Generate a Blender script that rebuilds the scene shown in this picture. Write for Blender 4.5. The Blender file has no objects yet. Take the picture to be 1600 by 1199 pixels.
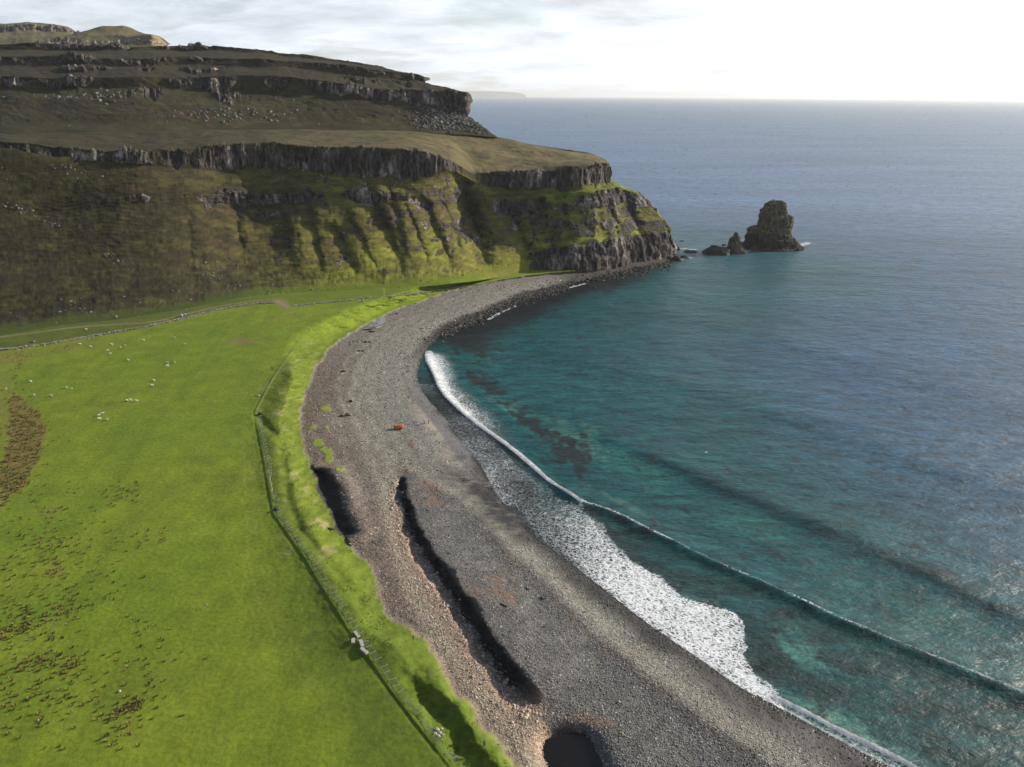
import bpy, bmesh, math, random
import numpy as np
from mathutils import Vector, Matrix

# ------------------------------------------------------------------ camera, sky, sun
SC = bpy.context.scene
COL = SC.collection
W0, H0, F = 1600.0, 1199.0, 1130.0          # photograph size and focal length in pixels
CAM = np.array([0.0, 0.0, 120.0])
PITCH = math.radians(21.74)
ROLL = math.radians(0.4)
cam_d = bpy.data.cameras.new('camera')
cam_d.sensor_width = 36.0
cam_d.lens = 36.0 * F / W0
cam_d.clip_start = 1.0
cam_d.clip_end = 120000.0
cam = bpy.data.objects.new('camera', cam_d)
COL.objects.link(cam)
RM = Matrix.Rotation(math.pi / 2 - PITCH, 3, 'X') @ Matrix.Rotation(ROLL, 3, 'Z')
cam.matrix_world = Matrix.Translation(CAM) @ RM.to_4x4()
SC.camera = cam
RN = np.array(RM)

SUN_EL, SUN_AZ = math.radians(22.0), math.radians(65.0)     # azimuth from +Y towards +X
sund = Vector((math.cos(SUN_EL) * math.sin(SUN_AZ), math.cos(SUN_EL) * math.cos(SUN_AZ), math.sin(SUN_EL)))
sl = bpy.data.lights.new('sun', 'SUN')
sl.energy = 5.0
sl.angle = math.radians(0.5)
sl.color = (1.0, 0.90, 0.74)
so = bpy.data.objects.new('sun', sl)
so.rotation_euler = (-sund).to_track_quat('-Z', 'Y').to_euler()
COL.objects.link(so)
SC.view_settings.view_transform = 'Standard'
SC.view_settings.look = 'None'
SC.view_settings.gamma = 1
SC.view_settings.exposure = 0.46
SKY_STRENGTH = 0.10


# ------------------------------------------------------------------ node helper
class NT:
    def __init__(s, tree):
        s.t = tree
        tree.nodes.clear()

    def n(s, typ, **kw):
        nd = s.t.nodes.new(typ)
        ins = kw.pop('ins', {})
        for k, v in kw.items():
            setattr(nd, k, v)
        for k, v in ins.items():
            s.set(nd.inputs[k], v)
        return nd

    def set(s, sock, v):
        if isinstance(v, bpy.types.NodeSocket):
            s.t.links.new(v, sock)
        elif isinstance(v, (tuple, list)) and len(v) == 3 and sock.type == 'RGBA':
            sock.default_value = (*v, 1)
        else:
            sock.default_value = v

    def math(s, op, a, b=0.0, c=None, clamp=False):
        nd = s.n('ShaderNodeMath', operation=op, use_clamp=clamp)
        s.set(nd.inputs[0], a)
        s.set(nd.inputs[1], b)
        if c is not None:
            s.set(nd.inputs[2], c)
        return nd.outputs[0]

    def mix(s, fac, a, b, mode='MIX'):
        nd = s.n('ShaderNodeMix', data_type='RGBA', blend_type=mode)
        s.set(nd.inputs[0], fac)
        s.set(nd.inputs[6], a)
        s.set(nd.inputs[7], b)
        return nd.outputs[2]

    def mapr(s, v, a, b, c=0.0, d=1.0, smooth=False):
        nd = s.n('ShaderNodeMapRange', interpolation_type='SMOOTHSTEP' if smooth else 'LINEAR')
        for i, x in enumerate((v, a, b, c, d)):
            s.set(nd.inputs[i], x)
        return nd.outputs[0]

    def noise(s, vec, scale, detail=4, rough=0.55, dist=0.0):
        nd = s.n('ShaderNodeTexNoise', ins={'Vector': vec, 'Scale': scale, 'Detail': detail, 'Roughness': rough, 'Distortion': dist})
        return nd.outputs['Fac']

    def mapping(s, vec, scale=(1, 1, 1), rot=(0, 0, 0)):
        nd = s.n('ShaderNodeMapping', ins={'Vector': vec, 'Scale': scale, 'Rotation': rot})
        return nd.outputs[0]

    def attr(s, name):
        return s.n('ShaderNodeAttribute', attribute_name=name)


# world: Nishita sky with a broken layer of thin cloud
world = bpy.data.worlds.new('World')
SC.world = world
world.use_nodes = True
w = NT(world.node_tree)
sky = w.n('ShaderNodeTexSky', sky_type='NISHITA', sun_disc=False, sun_elevation=SUN_EL, sun_rotation=SUN_AZ,
          altitude=100, air_density=1.0, dust_density=1.2, ozone_density=1.5)
tc = w.n('ShaderNodeTexCoord').outputs['Generated']
sep = w.n('ShaderNodeSeparateXYZ', ins={0: tc})
zz = w.math('ADD', w.math('MAXIMUM', sep.outputs[2], 0.0), 0.17)
cv = w.n('ShaderNodeCombineXYZ', ins={0: w.math('DIVIDE', sep.outputs[0], zz), 1: w.math('DIVIDE', sep.outputs[1], zz), 2: 0.0}).outputs[0]
n1 = w.noise(w.mapping(cv, (0.85, 1.0, 1)), 1.5, 7, 0.6, 0.6)
n2 = w.noise(w.mapping(cv, (0.6, 0.9, 1), (0, 0, 0.5)), 3.4, 6, 0.6, 0.3)
dens = w.mapr(n1, 0.34, 0.52, 0, 1, True)
dotn = w.n('ShaderNodeVectorMath', operation='DOT_PRODUCT', ins={0: tc, 1: tuple(sund)}).outputs['Value']
glow = w.math('POWER', w.mapr(dotn, -0.1, 1.0), 2.6)
hzn = w.math('POWER', w.math('SUBTRACT', 1.0, w.math('MAXIMUM', sep.outputs[2], 0.0), clamp=True), 4.5)
lum = w.math('ADD', w.math('ADD', w.mapr(n2, 0.32, 0.66, 1.8, 4.9), w.math('MULTIPLY', hzn, 5.2)), w.math('MULTIPLY', glow, 5.0))
lum = w.math('MULTIPLY', lum, w.mapr(dotn, -1.0, 0.2, 0.55, 1.0))
ccol = w.n('ShaderNodeVectorMath', operation='SCALE', ins={0: w.mix(glow, (0.86, 0.93, 1.03), (1.0, 0.97, 0.92)), 'Scale': lum}).outputs[0]
cf = w.math('ADD', w.math('MULTIPLY', dens, 0.60), w.math('ADD', 0.40, w.math('MULTIPLY', glow, 1.2)), clamp=True)
cf = w.math('MULTIPLY', cf, w.mapr(sep.outputs[2], 0.14, 0.42, 1.0, 0.22))
skyc = w.mix(w.math('MINIMUM', cf, 0.96), sky.outputs[0], ccol)
bg = w.n('ShaderNodeBackground', ins={'Color': skyc, 'Strength': SKY_STRENGTH})
w.n('ShaderNodeOutputWorld', ins={0: bg.outputs[0]})


# ------------------------------------------------------------------ numbers
def ray(px, py):
    px = np.asarray(px, float); py = np.asarray(py, float)
    c = np.stack([(px - W0 / 2) / F, -(py - H0 / 2) / F, -np.ones_like(px + py)], -1)
    return c @ RN.T


def bp(px, py, z):
    """point at height z seen at pixel (px, py)"""
    d = ray(px, py)
    t = (np.asarray(z, float) - CAM[2]) / d[..., 2]
    return CAM + d * t[..., None]


def bpD(px, py, D):
    """point at ground distance D seen at pixel (px, py)"""
    d = ray(px, py)
    t = np.asarray(D, float) / d[..., 1]
    return CAM + d * t[..., None]


rng = np.random.RandomState(7)
PERM = rng.permutation(4096)
GR = rng.rand(4096) * 2 - 1


def vnoise(x, y, z=None, seed=0):
    """smooth value noise in -1..1"""
    x = np.asarray(x, float) + seed * 17.31
    y = np.asarray(y, float) + seed * 7.77
    xi = np.floor(x).astype(np.int64); yi = np.floor(y).astype(np.int64)
    fx = x - xi; fy = y - yi
    fx = fx * fx * (3 - 2 * fx); fy = fy * fy * (3 - 2 * fy)
    if z is None:
        def h(i, j): return GR[PERM[(PERM[i & 4095] + j) & 4095]]
        a = h(xi, yi) * (1 - fx) + h(xi + 1, yi) * fx
        b = h(xi, yi + 1) * (1 - fx) + h(xi + 1, yi + 1) * fx
        return a * (1 - fy) + b * fy
    z = np.asarray(z, float) + seed * 3.3
    zi = np.floor(z).astype(np.int64); fz = z - zi; fz = fz * fz * (3 - 2 * fz)
    def h3(i, j, k): return GR[PERM[(PERM[(PERM[i & 4095] + j) & 4095] + k) & 4095]]
    out = 0
    for k in (0, 1):
        a = h3(xi, yi, zi + k) * (1 - fx) + h3(xi + 1, yi, zi + k) * fx
        b = h3(xi, yi + 1, zi + k) * (1 - fx) + h3(xi + 1, yi + 1, zi + k) * fx
        out = out + (a * (1 - fy) + b * fy) * (fz if k else 1 - fz)
    return out


def fbm(x, y, z=None, oct=4, seed=0, gain=0.5):
    s = 0; a = 1.0; n = 0
    c, sn = math.cos(0.6), math.sin(0.6)
    for o in range(oct):
        s = s + a * vnoise(x, y, z, seed + o * 3)
        n += a; a *= gain
        x, y = 2 * (c * x - sn * y), 2 * (sn * x + c * y)
        if z is not None:
            z = z * 2.03
    return s / n * 1.3


def sst(x, a, b):
    t = np.clip((np.asarray(x, float) - a) / (b - a), 0, 1)
    return t * t * (3 - 2 * t)


def inpoly(x, y, poly):
    ins = np.zeros(np.shape(x), bool)
    n = len(poly)
    for i in range(n):
        x1, y1 = poly[i][:2]; x2, y2 = poly[(i + 1) % n][:2]
        if y1 == y2:
            continue
        c = ((y1 > y) != (y2 > y)) & (x < (x2 - x1) * (y - y1) / (y2 - y1) + x1)
        ins ^= c
    return ins


def pdist(X, Y, pts):
    """distance, side (>0 right of travel) and parameter 0..1 along a polyline of world points"""
    best = np.full(np.shape(X), 1e18); par = np.zeros(np.shape(X)); side = np.zeros(np.shape(X))
    L = np.r_[0, np.cumsum(np.hypot(np.diff(pts[:, 0]), np.diff(pts[:, 1])))]
    for i in range(len(pts) - 1):
        ax, ay = pts[i, :2]; bx, by = pts[i + 1, :2]
        dx, dy = bx - ax, by - ay
        t = np.clip(((X - ax) * dx + (Y - ay) * dy) / (dx * dx + dy * dy + 1e-9), 0, 1)
        d = (X - ax - t * dx) ** 2 + (Y - ay - t * dy) ** 2
        m = d < best
        best = np.where(m, d, best)
        par = np.where(m, (L[i] + t * (L[i + 1] - L[i])) / L[-1], par)
        side = np.where(m, np.sign(dy * (X - ax) - dx * (Y - ay)), side)
    return np.sqrt(best), side, par


def wl(px_list, z=5.0):
    a = np.array(px_list, float)
    return bp(a[:, 0], a[:, 1], z)


def smooth_line(pts, n=3):
    a = np.array(pts, float)
    for _ in range(n - 1):
        q = a[:-1] * 0.75 + a[1:] * 0.25; r = a[:-1] * 0.25 + a[1:] * 0.75
        m = np.empty((len(q) * 2, a.shape[1])); m[0::2] = q; m[1::2] = r
        a = np.vstack([a[:1], m, a[-1:]])
    return a


# ------------------------------------------------------------------ lines read off the photograph (pixel coordinates)
SHORE = smooth_line([(1056, 378), (1060, 398), (1045, 408), (1000, 418), (950, 430), (905, 441), (860, 451), (815, 464), (780, 479), (745, 494),
         (715, 507), (690, 522), (668, 545), (655, 565), (650, 590), (660, 615), (683, 640), (706, 668), (730, 700),
         (755, 732), (776, 777), (803, 800), (823, 825), (838, 842), (868, 862), (923, 905), (998, 965), (1048, 1000),
         (1108, 1040), (1148, 1070), (1213, 1105), (1300, 1153), (1400, 1206), (1560, 1290), (1750, 1390), (2100, 1560)])
GRASS = smooth_line([(900, 424), (860, 427), (820, 432), (780, 438), (745, 445), (700, 455), (660, 470), (620, 483), (590, 497), (565, 510), (545, 522),
         (520, 540), (500, 560), (480, 600), (470, 640), (465, 660), (475, 700), (485, 735), (500, 775), (515, 805),
         (532, 838), (560, 865), (585, 900), (600, 940), (605, 962), (650, 985), (678, 1010), (684, 1040), (705, 1070),
         (740, 1105), (762, 1140), (782, 1160), (800, 1199), (830, 1260), (860, 1350), (900, 1600)], 2)
FENCE = [(470, 532), (430, 588), (401, 643), (405, 668), (413, 705), (423, 760), (431, 802), (452, 832), (482, 874),
         (512, 924), (547, 979), (582, 1029), (616, 1077), (652, 1124), (692, 1174), (725, 1217)]
CHANNEL = [(622, 742), (626, 775), (640, 825), (664, 868), (690, 908), (716, 948), (746, 993), (777, 1040), (806, 1078), (836, 1112)]
PIT = [(497, 742), (512, 765), (521, 800), (536, 830)]
HOLLOW = [(612, 1000), (648, 1045), (680, 1095), (706, 1145), (730, 1200), (745, 1260)]
EDGE2 = [(402, 650), (440, 690), (446, 740), (450, 780), (470, 830), (520, 885), (560, 935), (600, 985)]
POND = [(888, 1175), (905, 1215), (930, 1290)]
BERM = [(655, 745), (715, 775), (760, 815), (800, 860), (850, 905), (900, 955), (960, 1010), (1040, 1075), (1120, 1135), (1220, 1199), (1340, 1270)]
TRACKB = [(585, 700), (600, 760), (618, 850), (650, 930), (700, 1010), (755, 1080), (800, 1130), (835, 1180), (860, 1240)]
STRAND = [(560, 560), (610, 640), (650, 690), (655, 740)]
WALL_A = [(-120, 562), (-50, 554), (0, 548), (60, 541), (120, 530), (150, 525), (200, 517), (250, 507), (300, 495), (350, 483), (400, 475), (430, 474)]
WALL_B = [(458, 478), (500, 474), (540, 471), (570, 466), (620, 463), (660, 458), (700, 452), (728, 447)]
PATH = smooth_line([(-120, 543), (-50, 533), (0, 527), (60, 519), (120, 511), (170, 508), (240, 504), (290, 491), (350, 477), (400, 470), (428, 468), (440, 474), (450, 482)], 2)
TRACKF = [[(380, 690), (385, 800), (388, 880), (405, 940), (440, 1010), (478, 1080)], [(396, 690), (398, 800), (402, 870), (430, 950), (462, 1010), (492, 1075)],
          [(440, 480), (452, 510), (464, 530)], [(20, 600), (10, 700), (0, 790), (-20, 900)]]

wSHORE = wl(SHORE, 0.0); wGRASS = wl(GRASS); wFENCE = wl(FENCE); wCH = wl(CHANNEL); wPIT = wl(PIT)
wHOL = wl(HOLLOW); wE2 = wl(EDGE2); wPOND = wl(POND); wBERM = wl(BERM); wTB = wl(TRACKB); wPATH = wl(PATH)
shore_poly = [tuple(p) for p in SHORE] + [(2100, 3000), (-3000, 3000), (-3000, 300), (1040, 300)]
grass_poly = [tuple(p) for p in GRASS] + [(900, 3000), (-3000, 3000), (-3000, 300), (900, 300)]


def land(px, py):
    """height and helper fields of the low ground at each pixel"""
    P = bp(px, py, 5.0); X, Y = P[..., 0], P[..., 1]
    P0 = bp(px, py, 0.0)
    dW = pdist(P0[..., 0], P0[..., 1], wSHORE)[0] * np.where(inpoly(px, py, shore_poly), 1, -1)
    dG = pdist(X, Y, wGRASS)[0] * np.where(inpoly(px, py, grass_poly), 1, -1)
    dG = dG + fbm(X / 6, Y / 6, seed=41) * 1.3
    near = sst(dG, 40, 0)
    # beach
    zb = np.where(dW > 0, 4.6 * (1 - np.exp(-np.maximum(dW, 0) / 24.0)), 0.09 * dW)
    zb += 0.10 * fbm(X / 7, Y / 7, seed=2) * sst(dW, 1, 12)
    d, s, t = pdist(X, Y, wBERM)
    zb += 0.7 * np.exp(-(d / 4.0) ** 2) * sst(t, 0, 0.1)
    d, s, t = pdist(X, Y, wCH)
    e = d * s * -1
    sgn = -1 if E_FLIP else 1
    e = e * sgn
    e = e + 1.6 * fbm(X / 5.5, Y / 5.5, oct=4, seed=57)
    ww = 1.0 + 1.9 * sst(t, 0.0, 0.75)
    tt = sst(d * 0 + t, 0.0, 0.06) * sst(t, 1.0, .94)
    warp = fbm(X / 5, Y / 5, seed=8) * 0.8
    ch = -(1.4 + 1.2 * t) * np.exp(-(np.maximum(np.abs(e + warp) - ww * 0.3, 0) / (ww * 0.55)) ** 2) * tt
    ridge = (1.4 + 1.3 * t) * np.where(e > ww * 1.5, np.exp(-((e - ww * 1.5) / 12.0) ** 2), np.exp(-((e - ww * 1.5) / (ww * 0.5)) ** 2)) * tt
    zb = zb + ch + ridge * sst(d, 45, 15)
    d, s, t = pdist(X, Y, wPIT)
    e2 = d * s * sgn * -1
    d = d + .9 * fbm(X / 3, Y / 3, oct=3, seed=17)
    zb += -2.3 * np.exp(-(d / 3.0) ** 2) + 1.3 * np.exp(-((e2 - 5.5) / 4.0) ** 2) * np.exp(-(np.maximum(np.abs(t - .5) - .45, 0) / .1) ** 2) * sst(d, 12, 7)
    d, s, t = pdist(X, Y, wPOND)
    zb += -3.4 * np.exp(-(np.maximum(d - 3.0, 0) / 3.0) ** 2)
    # field, dune bank and the hollows behind it
    hillend = sst(py, 470, 445) * (px > 600)
    zfield = 8.7 + 3.3 * sst(Y, 200, 400) + 0.10 * fbm(X / 18, Y / 18, seed=5) + 0.03 * fbm(X / 3, Y / 3, seed=6)
    zfield = zfield * (1 - hillend) + hillend * np.interp(px, [680, 745, 785, 840, 880, 930], [11.5, 8.0, 5.0, 2.2, 1.2, -4.0])
    lowend = sst(py, 520, 600)
    top = zfield * (1 - 0) + (0.9 * np.exp(-((dG - 9) / 4.5) ** 2)) * lowend
    zf = 4.6 + (top - 4.6) * sst(dG, -0.3, 7.5 + 20 * (1 - lowend))
    zf += near * (0.22 * fbm(X / 5, Y / 5, seed=12) + 0.10 * fbm(X / 1.6, Y / 1.6, seed=13)) * sst(dG, 0, 4)
    lowr = sst(py, 1000, 1085)
    zl = 4.6 + (zfield - 4.6) * sst(dG, -0.3, 2.4) + 0.5 * np.exp(-((dG - 2.8) / 1.3) ** 2)
    zl -= (1.25 + .9 * fbm(X / 5, Y / 5, oct=3, seed=14)) * np.exp(-((dG - 6.3 + .8 * fbm(X / 4, Y / 4, seed=15)) / 2.1) ** 2)
    zl += .35 * fbm(X / 2.2, Y / 2.2, oct=3, seed=16) * sst(dG, 0, 3) * sst(dG, 12, 8)
    zf = zf * (1 - lowr) + zl * lowr
    d, s, t = pdist(X, Y, wE2); zf -= 0.6 * np.exp(-(d / 1.6) ** 2)
    d, s, t = pdist(X, Y, wFENCE); ef = d * s * sgn * -1
    zf += -0.11 * np.exp(-((ef + 1.2) / 0.40) ** 2) + 0.18 * np.exp(-((ef + 0.6) / 0.4) ** 2)
    k = sst(dG, -1.5, 0.5)
    Z = zb * (1 - k) + zf * k
    return Z, dW, dG, X, Y


E_FLIP = False
# which side of the channel line is the sea side: travel goes towards the camera, so the sea is on its left
_d, _s, _t = pdist(np.array([wCH[5, 0] + 5]), np.array([wCH[5, 1]]), wCH)
E_FLIP = not (_d[0] * _s[0] * -1 > 0)


def gpt(px, py, dz=0.0):
    Z = land(np.array([float(px)]), np.array([float(py)]))[0]
    p = bp(np.array([float(px)]), np.array([float(py)]), Z)[0]
    return Vector((p[0], p[1], p[2] + dz))


# ------------------------------------------------------------------ mesh builders
def mesh_np(name, V, Q, mats, attrs=None, smooth=True, parent=None, mi=None):
    """V (n,3), Q (m,3 or 4) -> object"""
    me = bpy.data.meshes.new(name)
    V = np.asarray(V, np.float32); Q = np.asarray(Q, np.int32)
    me.vertices.add(len(V)); me.vertices.foreach_set('co', V.ravel())
    k = Q.shape[1]
    me.loops.add(Q.size); me.loops.foreach_set('vertex_index', Q.ravel())
    me.polygons.add(len(Q))
    me.polygons.foreach_set('loop_start', np.arange(0, Q.size, k, dtype=np.int32))
    me.polygons.foreach_set('loop_total', np.full(len(Q), k, np.int32))
    if mi is not None:
        me.polygons.foreach_set('material_index', np.asarray(mi, np.int32))
    me.update(calc_edges=True)
    me.polygons.foreach_set('use_smooth', np.full(len(Q), bool(smooth)))
    for nm, a in (attrs or {}).items():
        a = np.asarray(a, np.float32)
        if a.ndim == 2:
            at = me.attributes.new(nm, 'FLOAT_COLOR', 'POINT')
            at.data.foreach_set('color', np.c_[a, np.ones(len(a), np.float32)].ravel())
        else:
            at = me.attributes.new(nm, 'FLOAT', 'POINT')
            at.data.foreach_set('value', a.ravel())
    for m in (mats if isinstance(mats, (list, tuple)) else [mats]):
        me.materials.append(m)
    o = bpy.data.objects.new(name, me)
    COL.objects.link(o)
    o.parent = parent
    return o


def grid_faces(nr, nc, keep=None, flip=False):
    i = np.arange(nr * nc).reshape(nr, nc)
    q = np.stack([i[:-1, :-1], i[:-1, 1:], i[1:, 1:], i[1:, :-1]], -1).reshape(-1, 4)
    if flip:
        q = q[:, ::-1]
    if keep is not None:
        k = keep[:-1, :-1] & keep[1:, 1:] & keep[:-1, 1:] & keep[1:, :-1]
        q = q[k.ravel()]
    return q


def tag(o, label=None, cat=None, group=None, kind=None):
    if label: o['label'] = label
    if cat: o['category'] = cat
    if group: o['group'] = group
    if kind: o['kind'] = kind
    return o


def empty(name, loc, rz=0.0):
    o = bpy.data.objects.new(name, None)
    o.empty_display_size = 0.5
    o.location = loc
    o.rotation_euler = (0, 0, rz)
    COL.objects.link(o)
    return o


def copy_tree(o, parent=None):
    c = o.copy()
    COL.objects.link(c)
    c.parent = parent
    for ch in o.children:
        copy_tree(ch, c)
    return c


# ------------------------------------------------------------------ materials
def new_mat(name):
    m = bpy.data.materials.new(name)
    m.use_nodes = True
    return m, NT(m.node_tree)


def out(n, sh, disp=None):
    n.n('ShaderNodeOutputMaterial', ins={0: sh})


def land_material():
    m, n = new_mat('land')
    P = n.n('ShaderNodeNewGeometry').outputs['Position']
    col = n.attr('Col').outputs['Color']
    rock = n.attr('rock').outputs['Fac']
    peb = n.attr('peb').outputs['Fac']
    # pebbles: cells of different stones
    v1 = n.n('ShaderNodeTexVoronoi', ins={'Vector': P, 'Scale': 3.0, 'Randomness': 1.0})
    v2 = n.n('ShaderNodeTexVoronoi', ins={'Vector': P, 'Scale': 0.95, 'Randomness': 1.0})
    cs = n.n('ShaderNodeSeparateColor', ins={0: v1.outputs['Color']}).outputs[0]
    cs2 = n.n('ShaderNodeSeparateColor', ins={0: v2.outputs['Color']}).outputs[1]
    stone = n.math('ADD', n.math('MULTIPLY', n.math('POWER', cs, 1.6), 0.95), n.math('MULTIPLY', cs2, 0.40))
    stone = n.math('ADD', stone, 0.58)
    edge = n.mapr(v1.outputs['Distance'], 0.18, 0.40, 1.0, 0.55)
    stone = n.math('MULTIPLY', stone, edge)
    fp = n.math('ADD', n.math('MULTIPLY', peb, n.math('SUBTRACT', stone, 1.0)), 1.0)
    # grass: tufts and streaks
    g1 = n.noise(P, 0.9, 5, 0.65)
    g2 = n.noise(P, 0.11, 4, 0.6)
    gg = n.math('MULTIPLY', n.mapr(g1, 0.25, 0.75, 0.72, 1.28), n.mapr(g2, 0.3, 0.7, 0.88, 1.12))
    notp = n.math('SUBTRACT', 1.0, peb)
    fg = n.math('ADD', n.math('MULTIPLY', notp, n.math('SUBTRACT', gg, 1.0)), 1.0)
    # rock: upright columns, pale faces and dark joints
    Pr = n.mapping(P, (1.0, 1.0, 0.28))
    r1 = n.noise(Pr, 0.45, 5, 0.62)
    r2 = n.noise(P, 0.16, 3, 0.6)
    lich = n.mapr(n.noise(n.mapping(P, (1, 1, .35)), 0.075, 4, 0.6), 0.50, 0.66, 0, 1, True)
    rr = n.math('MULTIPLY', n.mapr(r1, 0.38, 0.64, 0.25, 2.0), n.mapr(lich, 0, 1, 0.65, 2.6))
    rb = n.noise(P, 0.30, 5, 0.7)
    rk = n.mapr(n.math('ADD', rock, n.math('MULTIPLY', n.math('SUBTRACT', rb, 0.5), 1.3)), 0.42, 0.6, 0, 1, True)
    rockc = n.mix(n.mapr(r2, 0.35, 0.65), (0.050, 0.043, 0.038), (0.078, 0.066, 0.056))
    rockc = n.mix(1.0, rockc, n.n('ShaderNodeCombineColor', ins={0: rr, 1: rr, 2: rr}).outputs[0], 'MULTIPLY')
    f = n.math('MULTIPLY', fp, fg)
    base = n.mix(1.0, col, n.n('ShaderNodeCombineColor', ins={0: f, 1: f, 2: f}).outputs[0], 'MULTIPLY')
    # hue wander in grass
    hn = n.noise(P, 0.045, 5, 0.65)
    base = n.mix(n.math('MULTIPLY', notp, n.mapr(hn, 0.45, 0.75, 0, 0.18)), base, n.mix(1.0, base, (1.25, 0.92, 0.9), 'MULTIPLY'))
    base = n.mix(rk, base, rockc)
    h = n.math('ADD', n.math('MULTIPLY', n.math('MULTIPLY', v1.outputs['Distance'], -0.34), peb), n.math('MULTIPLY', g1, n.math('MULTIPLY', notp, 0.35)))
    h = n.math('ADD', h, n.math('MULTIPLY', n.math('MULTIPLY', r1, rk), 1.8))
    h = n.math('ADD', h, n.math('MULTIPLY', n.math('MULTIPLY', v2.outputs['Distance'], -0.25), peb))
    bump = n.n('ShaderNodeBump', ins={'Strength': 0.9, 'Distance': 0.6, 'Height': h})
    rough = n.attr('rough').outputs['Fac']
    b = n.n('ShaderNodeBsdfPrincipled', ins={'Base Color': base, 'Roughness': rough, 'Normal': bump.outputs[0], 'Specular IOR Level': 0.25})
    out(n, b.outputs[0])
    return m


def simple_mat(name, col, rough=0.85, scale=3.0, var=0.5, bumpd=0.05, col2=None, metallic=0.0):
    m, n = new_mat(name)
    P = n.n('ShaderNodeTexCoord').outputs['Object']
    k = n.noise(P, scale, 5, 0.6)
    c2 = col2 or tuple(x * (1 - var) for x in col)
    c = n.mix(n.mapr(k, 0.35, 0.65), c2, col)
    bump = n.n('ShaderNodeBump', ins={'Strength': 0.7, 'Distance': bumpd, 'Height': k})
    b = n.n('ShaderNodeBsdfPrincipled', ins={'Base Color': c, 'Roughness': rough, 'Normal': bump.outputs[0], 'Metallic': metallic, 'Specular IOR Level': 0.3})
    out(n, b.outputs[0])
    return m


def sea_material():
    m, n = new_mat('sea_water')
    P = n.n('ShaderNodeNewGeometry').outputs['Position']
    col = n.attr('Col').outputs['Color']
    foam = n.attr('foam').outputs['Fac']
    lace = n.attr('lace').outputs['Fac']
    Pm = n.mapping(P, (1.0, 1.9, 1.0), (0, 0, math.radians(-25)))
    a = n.noise(Pm, 0.55, 4, 0.6, 0.4)
    b_ = n.noise(Pm, 0.14, 4, 0.6, 0.3)
    c_ = n.noise(Pm, 0.028, 5, 0.55)
    d_ = n.noise(n.mapping(P, (0.35, 1.6, 1.0), (0, 0, math.radians(-8))), 0.006, 4, 0.55)
    chop = n.mapr(d_, 0.3, 0.7, 0.55, 1.45)
    h = n.math('ADD', n.math('ADD', n.math('MULTIPLY', a, 0.50), n.math('MULTIPLY', n.noise(Pm, 1.5, 3, .6), .16)), n.math('MULTIPLY', b_, 2.1))
    h = n.math('ADD', h, n.math('MULTIPLY', c_, 5.5))
    h = n.math('MULTIPLY', h, chop)
    bump = n.n('ShaderNodeBump', ins={'Strength': 1.0, 'Distance': 0.31, 'Height': h})
    # fine mottle of the water body
    f = n.math('MULTIPLY', n.mapr(n.noise(Pm, 0.5, 5, 0.7), 0.3, 0.7, 0.50, 1.5), n.mapr(d_, .3, .7, .75, 1.25))
    f = n.math('MULTIPLY', f, n.mapr(n.noise(n.mapping(P, (.55, 1.7, 1), (0, 0, math.radians(-14))), 0.13, 6, 0.72), .36, .64, .55, 1.5))
    bc = n.mix(1.0, col, n.n('ShaderNodeCombineColor', ins={0: f, 1: f, 2: f}).outputs[0], 'MULTIPLY')
    wb = n.n('ShaderNodeBsdfPrincipled', ins={'Base Color': bc, 'Roughness': 0.44, 'IOR': 1.33, 'Normal': bump.outputs[0], 'Specular IOR Level': 0.42})
    # lace of foam: ridges between cells, broken by noise
    Pd = n.n('ShaderNodeVectorMath', operation='ADD', ins={0: P, 1: n.n('ShaderNodeVectorMath', operation='SCALE', ins={0: n.n('ShaderNodeTexNoise', ins={'Vector': P, 'Scale': 0.8, 'Detail': 3}).outputs['Color'], 'Scale': 2.2}).outputs[0]}).outputs[0]
    Pl = n.mapping(Pd, (1.0, 1.0, 1.0), (0, 0, math.radians(35)))
    vo = n.n('ShaderNodeTexVoronoi', feature='DISTANCE_TO_EDGE', ins={'Vector': n.mapping(Pl, (0.6, 1.5, 1)), 'Scale': 1.05})
    fn = n.noise(Pl, 0.75, 6, 0.72)
    web = n.math('ADD', n.mapr(vo.outputs['Distance'], 0.0, 0.28, 0.42, -0.12), n.math('MULTIPLY', fn, 0.75))
    lm = n.mapr(n.math('ADD', web, lace), 0.82, 1.26, 0, 0.97)
    fm = n.mapr(n.math('ADD', foam, n.math('MULTIPLY', n.math('SUBTRACT', n.noise(P, 0.9, 5, 0.7), 0.5), 0.9)), 0.45, 0.62, 0, 1, True)
    tot = n.math('MAXIMUM', lm, fm)
    fb = n.n('ShaderNodeBump', ins={'Strength': 0.8, 'Distance': 0.4, 'Height': fn})
    thick = n.mapr(n.math('ADD', n.math('MAXIMUM', n.math('ADD', web, lace), fm), n.math('MULTIPLY', n.math('SUBTRACT', n.noise(P, 0.35, 4, .6), .5), .7)), 0.95, 1.45, 0, 1)
    fo = n.n('ShaderNodeBsdfPrincipled', ins={'Base Color': n.mix(thick, (0.34, 0.37, 0.39), (0.82, 0.84, 0.86)), 'Roughness': 0.9, 'Normal': fb.outputs[0], 'Subsurface Weight': 0.0})
    mx = n.n('ShaderNodeMixShader', ins={0: tot, 1: wb.outputs[0], 2: fo.outputs[0]})
    out(n, mx.outputs[0])
    return m


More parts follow.
